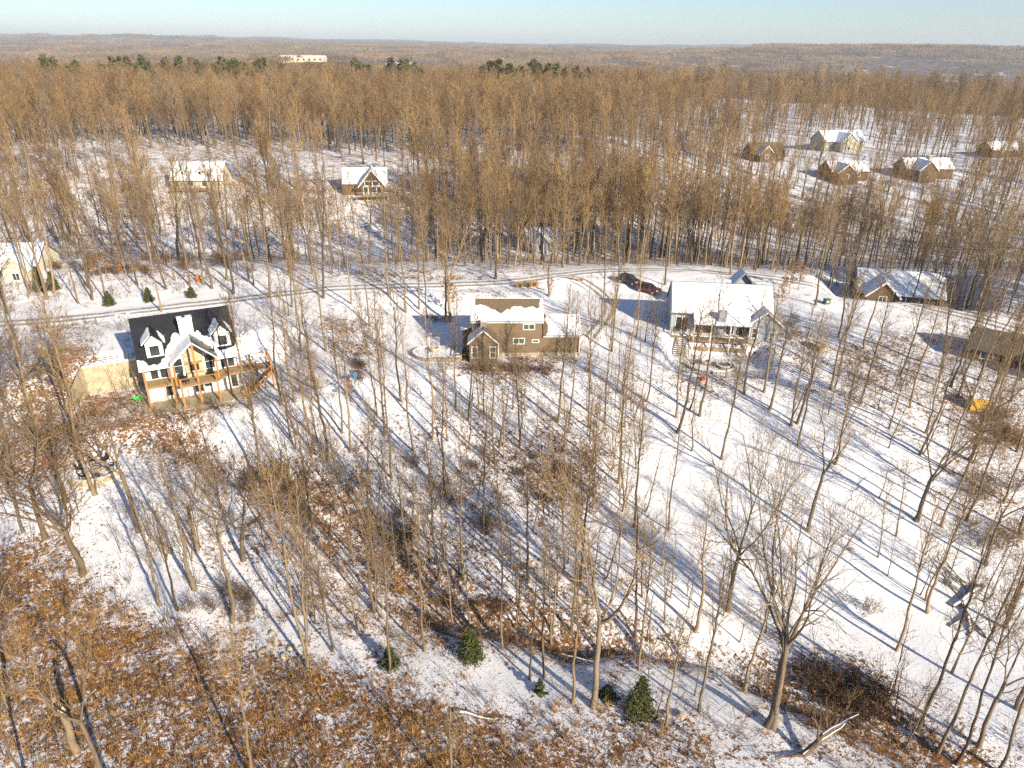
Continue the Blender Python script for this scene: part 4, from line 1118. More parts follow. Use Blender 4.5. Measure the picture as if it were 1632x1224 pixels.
roof_snow(rf, [(-0.15, YC, ZC), (12.75, YC, ZC), (12.75, 0, 8.0), (-0.15, 0, 8.0)], h1mask(-.15, 12.75, vc, 1), 0.10, 90, 36, 4)
for (a0, a1), o in zip(PORCH, prf):
    roof_snow(o, [(a0, -6.2, 2.4), (a1, -6.2, 2.4), (a1, YC, ZC), (a0, YC, ZC)], h1mask(a0, a1, 0, vc), 0.10, 40, 26, 4)
for dx, lab in ((1.2, 0), (9.85, 1)):
    d = MB().prism([(dx, 3.2), (dx + 2.1, 3.2), (dx + 2.1, 5.75), (dx + 1.05, 6.8), (dx, 5.75)], 'y', -4.75, -1.2).build('dormer', M['white_board'], h)
    r_ = gable_roof_y(h, dx + 1.05, 1.42, 7.05, 5.62, -5.05, -1.0, 'black_metal', 0.12, 'dormer_roof', -2.6)
    rake_trim(h, dx + 1.05, 1.40, 7.0, 5.58, -5.03, 'dark_iron', 0.12)
    roof_snow(r_, [(dx - 0.37, -2.6, 5.62), (dx - 0.37, -5.05, 5.62), (dx + 1.05, -5.05, 7.05), (dx + 1.05, -1.0, 7.05)], lower(0.85, 0.4), 0.14, 18, 14, 5)
    roof_snow(r_, [(dx + 2.47, -5.05, 5.62), (dx + 2.47, -2.6, 5.62), (dx + 1.05, -1.0, 7.05), (dx + 1.05, -5.05, 7.05)], lambda u, v, n: sstep(-.03, .03, 0.30 * u + 0.05 + n * 0.4 - v + 0.1), 0.12, 18, 14, 6)
    window(h, 'x', dx + 0.55, dx + 1.55, 4.0, 5.2, -4.75, -1, 1, 1, 0.07, 'dark_iron', name='dormer_window')
# main gable over the porch
gr = gable_roof_y(h, 6.75, 3.05, 5.95, 3.15, -7.4, -1.9, 'black_metal', 0.14, 'gable_roof', -4.9)
rake_trim(h, 6.75, 3.02, 5.90, 3.12, -7.38, 'white_trim', 0.16)
roof_snow(gr, [(3.7, -4.9, 3.15), (3.7, -7.4, 3.15), (6.75, -7.4, 5.95), (6.75, -1.9, 5.95)], lambda u, v, n: np.ones_like(u), 0.06, 26, 20, 7)
ch = MB().box(5.75, -3.5, 4.2, 7.55, -2.2, 7.95).build('chimney', M['white_board'], h)
MB().box(5.68, -3.57, 7.952, 7.62, -2.13, 8.08).build('chimney_cap', M['roof_snow'], ch)
MB().tube((6.6, -2.85, 8.08), (6.6, -2.85, 8.4), 0.18, 0.18, 10).build('flue', M['dark_iron'], ch)
fp = MB().box(5.55, -4.45, 0.0, 7.95, -4.003, 3.95).prism([(5.55, 3.952), (7.95, 3.952), (6.75, 4.95)], 'y', -4.45, -4.003).build('fireplace', M['stone'], h)
MB().box(6.2, -4.62, 0.75, 7.3, -4.452, 1.65).build('firebox', M['dark_iron'], fp)
MB().box(5.75, -4.8, 1.85, 7.75, -4.452, 2.05).build('mantel', M['cedar'], fp)
MB().box(5.6, -5.0, 0.0, 7.9, -4.453, 0.5).build('hearth', M['stone'], fp)
for a0, a1 in ((3.95, 5.25), (8.2, 9.4)):
    window(h, 'x', a0, a1, 0.5, 2.6, -4.0, -1, 0, 1, 0.10, 'white_trim')
window(h, 'x', 8.2, 9.3, 3.0, 3.8, -4.0, -1, 0, 0, 0.08, 'white_trim')
for a0, a1 in ((1.15, 2.05), (2.35, 3.2), (10.2, 10.9), (11.15, 12.0)):
    window(h, 'x', a0, a1, 0.25, 2.05, -4.0, -1, 0, 0, 0.10, 'white_trim', name='patio_door' if a0 > 11 else 'window')
for a0, a1, z0 in ((2.6, 3.4, -2.6), (6.3, 7.4, -2.8), (7.6, 8.5, -2.2), (11.2, 12.0, -3.0)):
    window(h, 'x', a0, a1, z0, -0.9, -4.0, -1, 0, 0, 0.09, 'white_trim')
dk = MB().prism([(0.2, -4.01), (0.2, -6.3), (3.6, -6.3), (4.4, -7.8), (9.2, -7.8), (10.8, -6.3), (16.9, -6.3), (16.9, -2.5), (12.35, -2.5), (12.35, -4.01)], 'z', -0.2, 0.0).build('deck', M['weathered'], h)
MB().prism([(12.5, -4.05), (16.8, -4.05), (16.8, -2.6), (12.5, -2.6)], 'z', 0.002, 0.10).build('snow_cover', M['roof_snow'], dk)
for (x, y, zt) in ((0.35, -6.15, 2.35), (3.55, -6.2, 2.35), (4.5, -7.6, 0), (6.75, -7.3, 5.6), (9.1, -7.6, 0), (10.8, -6.15, 2.35), (13.9, -6.1, 2.3), (4.05, -7.1, 3.2), (9.45, -7.0, 3.2)):
    zb = -3.35 if zt < 3 or x == 6.75 else 0.0
    MB().box(x - 0.13, y - 0.13, zb, x + 0.13, y + 0.13, max(zt, 1.05)).build('post', M['cedar'], h)
for (x, y) in ((16.7, -6.1), (16.7, -2.7), (14.6, -6.1)):
    MB().box(x - 0.11, y - 0.11, -3.35, x + 0.11, y + 0.11, 1.1).build('post', M['cedar'], h)
railing(h, [(0.25, -4.1), (0.25, -6.25), (3.6, -6.25), (4.42, -7.72), (9.18, -7.72), (10.8, -6.25), (14.5, -6.25)], 0)
railing(h, [(16.8, -6.2), (16.8, -2.6), (12.5, -2.6)], 0)
nst = 15
for k in range(nst):
    t = (k + 1) / (nst + 1); x = 16.2 - 3.9 * t; z = -3.3 * t
    MB().box(x - 0.15, -7.75, z - 0.05, x + 0.15, -6.35, z).build('stair_tread', M['cedar'], h)
st = MB(); 
for y in (-7.8, -6.33): st.bar((16.6, y, -0.25), (12.2, y, -3.5), 0.07, 0.28)
for y in (-7.8,): st.bar((16.6, y, 0.95), (12.2, y, -2.4), 0.08, 0.1)
for x, z in ((16.4, 0), (14.3, -1.7), (12.3, -3.3)): st.box(x - .06, -7.86, z - .3, x + .06, -7.74, z + 1.0)
st.build('stair_stringer', M['cedar'], h)
MB().prism([(16.0, -6.31), (16.9, -6.31), (16.9, -7.9), (16.0, -7.9)], 'z', -0.22, -0.01).build('stair_landing', M['cedar'], h)
MB().prism([(-0.6, -4.01), (-0.6, -7.6), (3, -8.3), (9.5, -8.4), (12.6, -7.6), (13.2, -4.01)], 'z', -3.6, -3.2).build('patio', M['concrete'], h)
for (x, y, rz) in ((5.0, -5.4, 0.6), (8.5, -5.6, -0.6), (5.2, -6.8, 2.4)):
    c = thing('deck_chair', 'dark cushioned chair on the cedar deck by the fireplace', 'chair', Vector((H1[0], H1[1], 0)) + Matrix.Rotation(R(H1[2]), 3, 'Z') @ Vector((x, y, 0.0)), R(H1[2]) + rz, 'chairs on the deck')
    MB().box(-.35, -.35, .32, .35, .35, .45).build('seat', M['dark_iron'], c)
    MB().box(-.35, .25, .45, .35, .37, .95).build('backrest', M['dark_iron'], c)
    for sx in (-.3, .3):
        for sy in (-.3, .3): MB().box(sx - .03, sy - .03, 0, sx + .03, sy + .03, .32).build('leg', M['dark_iron'], c)
def local(H, x, y, z):
    v = Matrix.Rotation(R(H[2]), 3, 'Z') @ Vector((x, y, 0)); return (H[0] + v.x, H[1] + v.y, z)
rw = thing('retaining_wall', 'tall tan retaining wall stepping down beside the white house', 'wall', local(H1, 0, 0, 0), R(H1[2]))
MB().box(-7.2, 2.6, -3.8, 0.28, 3.0, 1.0).build('wall_face', M['tan_wall'], rw)
MB().add([(-7.21, 2.6, -3.8), (-7.21, 3.0, -3.8), (-9.4, -2.6, -3.9), (-9.75, -2.4, -3.9), (-7.21, 2.6, 1.0), (-7.5, 3.0, 1.0), (-9.4, -2.6, -1.6), (-9.75, -2.4, -1.6)],
         [(0, 2, 6, 4), (1, 5, 7, 3), (4, 6, 7, 5), (2, 3, 7, 6), (0, 4, 5, 1)]).build('wing_wall', M['tan_wall'], rw)
MB().box(-7.3, 2.5, 1.002, 0.27, 3.1, 1.12).build('coping', M['roof_snow'], rw)
fr = MB()
fr.bar((-7.2, 2.8, 1.95), (0.2, 2.8, 1.95), 0.07)
for k in range(6): fr.box(-7.1 + k * 1.45 - .03, 2.77, 1.12, -7.1 + k * 1.45 + .03, 2.83, 1.95)
fr.build('guard_rail', M['dark_wood'], rw)

# ------------------------------------------------------------------ brown two storey house
h = house_root('brown_house', 'brown two storey house with half melted snow on its roof', H2, -0.9)
MB().prism([(-3.2, -0.6), (3.2, -0.6), (3.2, 5.75), (0, 7.85), (-3.2, 5.75)], 'x', 0.25, 10.85).build('wall', M['brown_siding'], h)
rf = gable_roof_x(h, 0.0, 11.1, 0, 8.1, -3.6, 5.7, 3.6, 5.7, 'brown_shingle')
def h2mask(u, v, n):
    top = 0.62 + 0.38 * np.clip(np.abs(u - 0.03) < 0.03, 0, 1) - 0.22 * np.exp(-((u - 0.42) / 0.14) ** 2) + 0.10 * np.exp(-((u - 0.12) / 0.1) ** 2) + 0.5 * sstep(0.94, 0.98, u) + 0.5 * (1 - sstep(0.02, 0.05, u))
    return sstep(-0.02, 0.02, top + n * 0.28 - v) * (1 - 0.98 * sstep(0.27, 0.33, n + 0.0 * u) * (v < 0.35))
roof_snow(rf, [(0, -3.6, 5.7), (11.1, -3.6, 5.7), (11.1, 0, 8.1), (0, 0, 8.1)], h2mask, 0.10, 90, 44, 8)
roof_snow(rf, [(11.1, 3.6, 5.7), (0, 3.6, 5.7), (0, 0, 8.1), (11.1, 0, 8.1)], full, 0.12, 20, 12, 9)
MB().box(-0.02, -3.68, 5.42, 11.12, -3.60, 5.56).build('gutter', M['white_trim'], h)
# right wing
MB().prism([(-3.05, -0.6), (3.0, -0.6), (3.0, 3.35), (0, 5.15), (-3.05, 3.35)], 'x', 10.86, 16.8).build('garage_wall', M['brown_siding'], h)
g_ = gable_roof_x(h, 11.12, 17.0, 0.2, 5.5, -3.4, 3.35, 3.5, 3.5, 'brown_shingle', 0.16, 'garage_roof')
roof_snow(g_, [(11.12, -3.4, 3.35), (17.0, -3.4, 3.35), (17.0, 0.2, 5.5), (11.12, 0.2, 5.5)], lambda u, v, n: sstep(-0.03, 0.03, u - 0.10 + n * 0.25), 0.12, 40, 24, 10)
MB().box(11.12, -3.48, 3.08, 17.02, -3.40, 3.22).build('gutter', M['white_trim'], h)
MB().box(10.95, -3.2, -0.3, 16.75, -3.052, 0.45).box(4.3, -3.3, -0.3, 10.8, -3.202, 0.45).build('foundation', M['concrete'], h)
for x in (4.25, 16.7): MB().box(x - .05, -3.36, -0.4, x + .05, -3.25, 3.3).build('downspout', M['white_trim'], h)
# front bay with the steep gable
MB().prism([(-0.05, -1.2), (4.1, -1.2), (4.1, 3.4), (2.02, 5.05), (-0.05, 3.4)], 'y', -6.2, -3.201).build('bay_wall', M['brown_siding'], h)
g_ = gable_roof_y(h, 2.02, 2.35, 5.35, 3.2, -6.45, -3.21, 'brown_shingle', 0.14, 'bay_roof')
rake_trim(h, 2.02, 2.36, 5.3, 3.15, -6.44)
roof_snow(g_, [(-0.33, -3.21, 3.2), (-0.33, -6.45, 3.2), (2.02, -6.45, 5.35), (2.02, -3.21, 5.35)], lower(0.93, 0.2), 0.07, 20, 14, 11)
c_ = MB().box(1.6, -4.6, 4.4, 2.5, -3.9, 6.0).build('chimney', M['grey_stone'], h)
MB().box(1.55, -4.65, 6.002, 2.55, -3.85, 6.1).build('chimney_cap', M['roof_snow'], c_)
for a0 in (0.35, 3.05): window(h, 'x', a0, a0 + 0.75, 0.9, 2.55, -6.2, -1, 0, 1, 0.12)
window(h, 'x', 8.1, 9.7, 4.3, 5.05, -3.2, -1, 1, 0, 0.12, pane='glass_green')
window(h, 'x', 6.6, 8.2, 1.95, 2.75, -3.2, -1, 1, 0, 0.12, pane='glass_green')
window(h, 'x', 9.5, 10.4, 2.2, 2.5, -3.2, -1, 0, 0, 0.12)
# lean-to on the left end
MB().box(-1.3, -1.9, -0.6, 0.248, 2.6, 2.7).build('porch_wall', M['brown_siding'], h)
pr = MB().slab([(-1.55, -2.2, 3.7), (0.245, -2.2, 4.15), (0.245, 2.9, 4.15), (-1.55, 2.9, 3.7)], 0.14).build('porch_roof', M['brown_shingle'], h)
roof_snow(pr, [(-1.55, 2.9, 3.7), (-1.55, -2.2, 3.7), (0.245, -2.2, 4.15), (0.245, 2.9, 4.15)], full, 0.10, 16, 12, 12)
dk = MB().box(-2.6, -5.4, -0.15, -0.06, -1.92, 0.05).build('side_deck', M['dark_wood'], h)
for x, y in ((-2.5, -5.3), (-0.25, -5.3), (-2.5, -2.1)): MB().box(x - .07, y - .07, -1.4, x + .07, y + .07, 1.1).build('post', M['dark_wood'], h)
railing(h, [(-2.5, -2.1), (-2.5, -5.3), (-0.2, -5.3)], 0.05, 0.95, 'dark_wood')

# ------------------------------------------------------------------ grey house with the snow covered metal roof
h = house_root('grey_house', 'long grey house under an even white snow roof with porch deck', H3, -0.2)
MB().prism([(-3.7, -1.2), (4.2, -1.2), (4.2, 3.6), (0, 7.5), (-3.7, 4.1)], 'x', 0.25, 16.1).build('wall', M['grey_siding'], h)
SL3 = 4.1 / 4.3
rf = gable_roof_x(h, 0.0, 16.35, 0, 7.8, -4.3, 3.7, 4.5, 3.6, 'blue_metal')
roof_snow(rf, [(0.12, -4.2, 3.8), (16.25, -4.2, 3.8), (16.25, -0.12, 7.69), (0.12, -0.12, 7.69)], full, 0.10, 60, 20, 13)
pf = MB().slab([(3.55, -6.6, 2.75), (12.6, -6.6, 2.75), (12.6, -4.0, 4.02), (3.55, -4.0, 4.02)], 0.14).build('porch_roof', M['blue_metal'], h)
roof_snow(pf, [(3.58, -6.55, 2.77), (12.57, -6.55, 2.77), (12.57, -4.05, 4.0), (3.58, -4.05, 4.0)], full, 0.11, 40, 14, 14)
MB().box(7.4, -6.0, 2.9, 8.6, -5.2, 4.9).build('chimney', M['grey_siding'], h)
MB().box(7.35, -4.7, -0.6, 8.65, -3.702, 2.9).build('chimney_breast', M['grey_siding'], h)
# right front gable
MB().prism([(12.65, -2.2), (17.0, -2.2), (17.0, 3.1), (14.8, 4.75), (12.65, 3.1)], 'y', -5.6, -3.702).build('bay_wall', M['grey_siding'], h)
MB().box(16.102, -3.70, -2.2, 17.0, 1.0, 3.1).build('bay_side', M['grey_siding'], h)
MB().box(12.6, -5.68, -1.6, 17.05, -5.602, -0.1).build('foundation', M['concrete'], h)
g_ = gable_roof_y(h, 14.8, 2.75, 5.2, 2.95, -6.0, -2.6, 'blue_metal', 0.14, 'bay_roof', -4.4)
rake_trim(h, 14.8, 2.75, 5.15, 2.9, -5.98)
roof_snow(g_, [(12.05, -4.4, 2.95), (12.05, -6.0, 2.95), (14.8, -6.0, 5.2), (14.8, -2.6, 5.2)], full, 0.05, 20, 14, 15)
window(h, 'x', 12.95, 13.75, 0.7, 2.2, -5.6, -1, 0, 1, 0.1)
window(h, 'x', 15.7, 16.4, 0.2, 1.6, -5.6, -1, 0, 1, 0.1)
# rear gable showing over the ridge
MB().prism([(10.6, 4.0), (13.4, 4.0), (13.4, 7.4), (12.0, 8.9), (10.6, 7.4)], 'y', 2.0, 4.6).build('rear_gable', M['grey_siding'], h)
g_ = gable_roof_y(h, 12.0, 1.7, 9.2, 7.3, 1.2, 4.9, 'blue_metal', 0.12, 'rear_gable_roof')
roof_snow(g_, [(10.3, 4.9, 7.3), (10.3, 1.2, 7.3), (12.0, 1.2, 9.2), (12.0, 4.9, 9.2)], full, 0.05, 14, 12, 16)
# left recessed entrance with glass doors
window(h, 'x', 1.1, 3.0, 0.4, 2.9, -3.7, -1, 1, 0, 0.1, 'white_trim', name='glass_door')
for a0, a1 in ((4.3, 5.2), (5.5, 6.9), (9.2, 10.4), (10.8, 12.0)): window(h, 'x', a0, a1, 0.4, 2.2, -3.7, -1, 0, 0, 0.09, 'white_trim')
dk = MB().prism([(0.3, -3.701), (0.3, -5.4), (3.5, -5.4), (3.5, -6.7), (12.6, -6.7), (12.6, -3.701)], 'z', -0.05, 0.12).build('deck', M['weathered'], h)
for x in (3.75, 6.4, 9.4, 12.35): MB().box(x - .09, -6.6, -2.8, x + .09, -6.42, 2.65).build('post', M['white_trim'], h)
for x in (0.4, 3.4): MB().box(x - .09, -5.35, -2.6, x + .09, -5.17, 1.1).build('post', M['weathered'], h)
railing(h, [(3.7, -6.6), (12.5, -6.6)], 0.12, 0.95, 'weathered')
railing(h, [(0.35, -3.8), (0.35, -5.3), (1.2, -5.3)], 0.12, 0.95, 'weathered')
MB().box(4.0, -6.55, -1.9, 12.4, -6.44, -1.0).build('deck_skirt', M['weathered'], h)
for k in range(9):
    z = 0.05 - 0.22 * (k + 1)
    t_ = MB().box(1.3, -5.42 - 0.32 * (k + 1), z - 0.06, 3.1, -5.42 - 0.32 * k, z).build('stair_tread', M['weathered'], h)
    MB().box(1.4, -5.40 - 0.32 * (k + 1), z + 0.001, 3.0, -5.48 - 0.32 * k, z + 0.05).build('snow', M['roof_snow'], t_)
sb = MB()
for x in (1.25, 3.15): sb.bar((x, -5.4, -0.05), (x, -8.35, -2.1), 0.07, 0.3); sb.bar((x, -5.4, 1.0), (x, -8.35, -1.0), 0.07, 0.08)
sb.build('stair_rail', M['weathered'], h)

# ------------------------------------------------------------------ houses farther away
def simple_house(name, label, x, y, rz, L, D, wh, rh, wall, roof, front_mask=full, back_mask=full, z=None, wins=(), gable=None, dormers=(), deck=None, chimney=None, base=1.6):
    z = hz(x, y) if z is None else z
    h = thing(name, label, 'house', (x, y, z), R(rz))
    MB().prism([(-D / 2, -base), (D / 2, -base), (D / 2, wh), (0, wh + rh - 0.2), (-D / 2, wh)], 'x', 0.3, L - 0.3).build('wall', M[wall], h)
    e = D / 2 + 0.5; ze = wh - 0.5 * rh / (D / 2)
    r_ = gable_roof_x(h, 0, L, 0, wh + rh, -e, ze, e, ze, roof)
    if front_mask: roof_snow(r_, [(0.05, -e + .05, ze + 0.02), (L - .05, -e + .05, ze + 0.02), (L - .05, -0.05, wh + rh - .03), (0.05, -0.05, wh + rh - .03)], front_mask, 0.14, 36, 20, 20)
    if back_mask: roof_snow(r_, [(L - .05, e - .05, ze + .02), (0.05, e - .05, ze + .02), (0.05, 0.05, wh + rh - .03), (L - .05, 0.05, wh + rh - .03)], back_mask, 0.12, 16, 10, 21)
    for (a0, a1, z0, z1) in wins: window(h, 'x', a0, a1, z0, z1, -D / 2, -1, 1 if a1 - a0 > 1.3 else 0, 0, 0.12)
    if gable:
        gx, hw, gz, gy = gable
        MB().prism([(gx - hw, -base), (gx + hw, -base), (gx + hw, wh), (gx, wh + gz - 0.2), (gx - hw, wh)], 'y', -gy, -D / 2 - 0.002).build('gable_wall', M[wall], h)
        g_ = gable_roof_y(h, gx, hw + 0.4, wh + gz, wh - 0.35, -gy - 0.4, -0.3, roof, 0.16, 'gable_roof', -D / 2 - 0.3)
        roof_snow(g_, [(gx - hw - .4, -D / 2 - .3, wh - .35), (gx - hw - .4, -gy - .4, wh - .35), (gx, -gy - .4, wh + gz), (gx, -0.3, wh + gz)], front_mask or full, 0.10, 16, 12, 22)
        roof_snow(g_, [(gx + hw + .4, -gy - .4, wh - .35), (gx + hw + .4, -D / 2 - .3, wh - .35), (gx, -0.3, wh + gz), (gx, -gy - .4, wh + gz)], front_mask or full, 0.10, 16, 12, 23)
        rake_trim(h, gx, hw + 0.4, wh + gz, wh - 0.35, -gy - 0.38)
        for (a0, a1, z0, z1) in gable_w.get(name + str(int(x)), [(-0.6, 0.6, 0.9, 2.2)]): window(h, 'x', gx + a0, gx + a1, z0, z1, -gy, -1, 1, 0, 0.12)
    for dx in dormers:
        zb = wh + 0.2 * rh; yf = -D / 2 * 0.78
        MB().prism([(dx - 0.8, zb - .4), (dx + 0.8, zb - .4), (dx + 0.8, zb + 1.2), (dx, zb + 1.95), (dx - 0.8, zb + 1.2)], 'y', yf, -0.6).build('dormer', M[wall], h)
        d_ = gable_roof_y(h, dx, 1.15, zb + 2.15, zb + 1.05, yf - 0.25, -0.5, roof, 0.1, 'dormer_roof', -1.2)
        roof_snow(d_, [(dx - 1.15, -1.2, zb + 1.05), (dx - 1.15, yf - .25, zb + 1.05), (dx, yf - .25, zb + 2.15), (dx, -.5, zb + 2.15)], full, 0.12, 12, 10, 24)
        roof_snow(d_, [(dx + 1.15, yf - .25, zb + 1.05), (dx + 1.15, -1.2, zb + 1.05), (dx, -.5, zb + 2.15), (dx, yf - .25, zb + 2.15)], full, 0.12, 12, 10, 25)
        window(h, 'x', dx - 0.35, dx + 0.35, zb + 0.2, zb + 1.15, yf, -1, 0, 0, 0.09)
    if deck:
        x0, x1, dy, zt = deck
        MB().box(x0, -D / 2 - dy, zt - 0.25, x1, -D / 2 - 0.001, zt).build('deck', M['weathered'], h)
        railing(h, [(x0 + .1, -D / 2 - dy + .1), (x1 - .1, -D / 2 - dy + .1)], zt, 0.95, 'weathered')
        n = max(2, int((x1 - x0) / 3) + 1)
        for k in range(n):
            xx = x0 + .15 + (x1 - x0 - .3) * k / (n - 1); MB().box(xx - .09, -D / 2 - dy + .03, -base, xx + .09, -D / 2 - dy + .2, zt - .252).build('post', M['weathered'], h)
    if chimney:
        c_ = MB().box(chimney[0] - .45, chimney[1] - .45, wh, chimney[0] + .45, chimney[1] + .45, wh + rh + 0.9).build('chimney', M['grey_stone'], h)
        MB().box(chimney[0] - .5, chimney[1] - .5, wh + rh + 0.902, chimney[0] + .5, chimney[1] + .5, wh + rh + 1.0).build('chimney_cap', M['roof_snow'], c_)
    return h
gable_w = {}
simple_house('cottage', 'low house with bare grey shingle roof and snowy yard by the bend', 71.6, 104.2, -33, 14, 8, 2.1, 2.0, 'dark_wood', 'grey_shingle', None, None, -0.5, [(2, 3.5, .6, 1.9), (8, 9.5, .6, 1.9)], (11.5, 2.6, 2.2, 8.0))
simple_house('ranch_house', 'low snow roofed house half hidden in the wood across the road', 68.5, 138.5, -16, 16, 9.5, 2.4, 3.3, 'log_siding', 'grey_shingle', full, full, -2.6, [(8, 9, .8, 2.0), (11.5, 13, .8, 2.0)], (4.5, 2.8, 2.7, 7.0))
simple_house('pale_house', 'pale sided house with snowy roof beside upright evergreens', -106.5, 137.0, 6, 14, 9, 3.0, 3.2, 'cream_siding', 'grey_shingle', full, full, 0.2, [(2, 3.2, .9, 2.3), (6, 7.2, .9, 2.3)], (11.2, 2.3, 2.6, 7.6))
simple_house('cape_house', 'cream house with two dormers on the snowy hill in the woods', -99, 213, 4, 15, 9, 2.6, 4.2, 'cream_siding', 'grey_shingle', full, full, None, [(1.2, 2.4, .7, 2.0), (5, 6.4, .7, 2.0), (9, 10.2, .7, 2.0)], None, (3.6, 8.4), (0.3, 11, 2.4, 0.1), None, 3.0)
# chalet with the glazed gable
cz = hz(-46, 207)
h = thing('chalet', 'brown chalet with a tall glazed front gable on the wooded hill', 'house', (-49.5, 210, cz + 0.6), R(9))
MB().prism([(-3.6, -2.5), (3.6, -2.5), (3.6, 2.6), (0, 6.0), (-3.6, 2.6)], 'x', 0.3, 12.6).build('wall', M['log_siding'], h)
r_ = gable_roof_x(h, 0, 13.0, 0, 6.3, -4.2, 2.3, 4.2, 2.3, 'grey_shingle')
roof_snow(r_, [(0.05, -4.15, 2.35), (12.9, -4.15, 2.35), (12.9, -0.05, 6.27), (0.05, -0.05, 6.27)], full, 0.14, 30, 16, 30)
roof_snow(r_, [(12.9, 4.15, 2.35), (0.05, 4.15, 2.35), (0.05, 0.05, 6.27), (12.9, 0.05, 6.27)], full, 0.14, 16, 10, 31)
gx = 8.6
MB().prism([(gx - 3.2, -2.5), (gx + 3.2, -2.5), (gx + 3.2, 2.6), (gx, 6.3), (gx - 3.2, 2.6)], 'y', -7.6, -3.602).build('gable_wall', M['log_siding'], h)
g_ = gable_roof_y(h, gx, 3.9, 6.8, 2.1, -8.4, 0.4, 'grey_shingle', 0.16, 'gable_roof', -3.9)
rake_trim(h, gx, 3.88, 6.75, 2.05, -8.38, 'white_trim', 0.25)
for s, sd_ in ((1, 32), (-1, 33)):
    roof_snow(g_, [(gx + s * 3.9, -8.4 if s > 0 else -3.9, 2.1), (gx + s * 3.9, -3.9 if s > 0 else -8.4, 2.1), (gx, 0.4 if s > 0 else -8.4, 6.8), (gx, -8.4 if s > 0 else 0.4, 6.8)], full, 0.12, 16, 12, sd_)
for (a0, a1, z0, z1) in ((-2.4, -1.3, .2, 2.1), (-1.0, 1.0, .2, 2.1), (1.3, 2.4, .2, 2.1), (-1.9, -0.2, 2.5, 3.6), (0.2, 1.9, 2.5, 3.6)): window(h, 'x', gx + a0, gx + a1, z0, z1, -7.6, -1, 0, 0, 0.14)
for s in (-1, 1):
    tri = MB().prism([(gx + s * 0.15, 4.0), (gx + s * 1.5, 4.0), (gx + s * 0.15, 5.4)], 'y', -7.66, -7.602).build('gable_window', M['glass'], h)
MB().prism([(gx - 4.5, -7.602), (gx - 4.5, -9.6), (gx + 4.5, -9.6), (gx + 4.5, -7.602)], 'z', -0.35, -0.1).build('deck', M['weathered'], h)
railing(h, [(gx - 4.4, -9.5), (gx + 4.4, -9.5)], -0.1, 0.95, 'white_trim')
for k in range(4): MB().box(gx - 4.3 + k * 2.85 - .1, -9.5, -3.5, gx - 4.3 + k * 2.85 + .1, -9.3, -.352).build('post', M['weathered'], h)
simple_house('valley_house', 'tan two gabled house in the middle of the open snowy valley', 127, 314, 14, 20, 10, 4.2, 3.6, 'tan_siding', 'grey_shingle', full, full, None, [(13, 14.5, 1.0, 2.4)], (9, 4.0, 3.2, 9), chimney=(17.5, 1))
simple_house('valley_house', 'dark sided house just below the tan two gabled house', 112, 266, 6, 15, 9, 3.0, 2.8, 'dark_wood', 'grey_shingle', full, full, None, [(10, 11.5, 1.0, 2.2)], (4.5, 3.2, 2.6, 8.0))
simple_house('valley_house', 'brown house with a pair of front gables and chimney in the valley', 141, 270, 2, 18, 9, 3.4, 3.0, 'log_siding', 'grey_shingle', full, full, None, [(1.5, 3, 1.0, 2.2)], (6.0, 3.2, 3.0, 9.0), chimney=(10, -1))
simple_house('valley_house', 'bare brown roofed house behind the treetops of the ridge wood', 92, 294, 10, 14, 9, 2.6, 3.6, 'log_siding', 'brown_shingle', None, None, None, [(10, 11.5, 1.0, 2.2)], (5, 3, 3.0, 7.0))
simple_house('valley_house', 'long dark house with a white gable roof up the valley slope', 190, 302, 2, 26, 10, 3.0, 2.6, 'dark_wood', 'grey_shingle', full, full, None, [(4, 5.5, 1.0, 2.2), (12, 13.5, 1, 2.2)], (20, 3.2, 2.6, 9.0))
simple_house('cabin', 'small grey cabin deep in the wood across the road', 2.5, 176, 14, 9, 7, 2.6, 2.6, 'grey_siding', 'grey_shingle', full, full, None, [(6, 7.4, .8, 2.0)], (3.0, 2.0, 2.2, 5.5))

# far buildings
def block(name, label, x, y, rz, L, D, Hh, mat, n, roof='far_white', group=None):
    z = hz(x, y); t = thing(name, label, 'building', (x, y, z), R(rz), group)
    MB().box(0, 0, -8, L, D, Hh).build('wall', M[mat], t)
    MB().prism([(-0.6, Hh + .01), (D + .6, Hh + .01), (D / 2, Hh + D * 0.12)], 'x', -0.6, L + 0.6).build('roof', M[roof], t)
    for k in range(n):
        MB().box(L * (k + .3) / n, -0.12, Hh * .55, L * (k + .7) / n, -0.003, Hh * .82).build('window', M['glass'], t)
block('far_building', 'broad pale yellow building far off beyond the forest', -425, 1400, 0, 80, 30, 10, 'far_wall', 8)
block('far_building', 'small white building left of the pale yellow one', -480, 1395, 0, 24, 18, 8, 'far_white', 4)
block('far_building', 'flat white building beyond the pines of the far wood', -225, 1350, 0, 46, 20, 11, 'far_white', 5)
for k, (x, y, lab) in enumerate([(390, 1990, 0), (470, 1960, 0), (560, 1975, 0), (640, 1950, 0), (720, 1980, 0)]):
    block('riverside_building', 'tiny pale building on the far bank of the river', x + 120, y - 60, 3, 34, 16, 9, 'far_white', 3, group='buildings across the river')
for (x, y) in ((-900, 4300), (-1010, 4350), (-620, 4250), (300, 4400), (1100, 3050)):
    block('hilltop_building', 'tiny white building on a distant hill', x, y, 5, 30, 16, 13, 'far_white', 3, group='buildings on the distant hills')

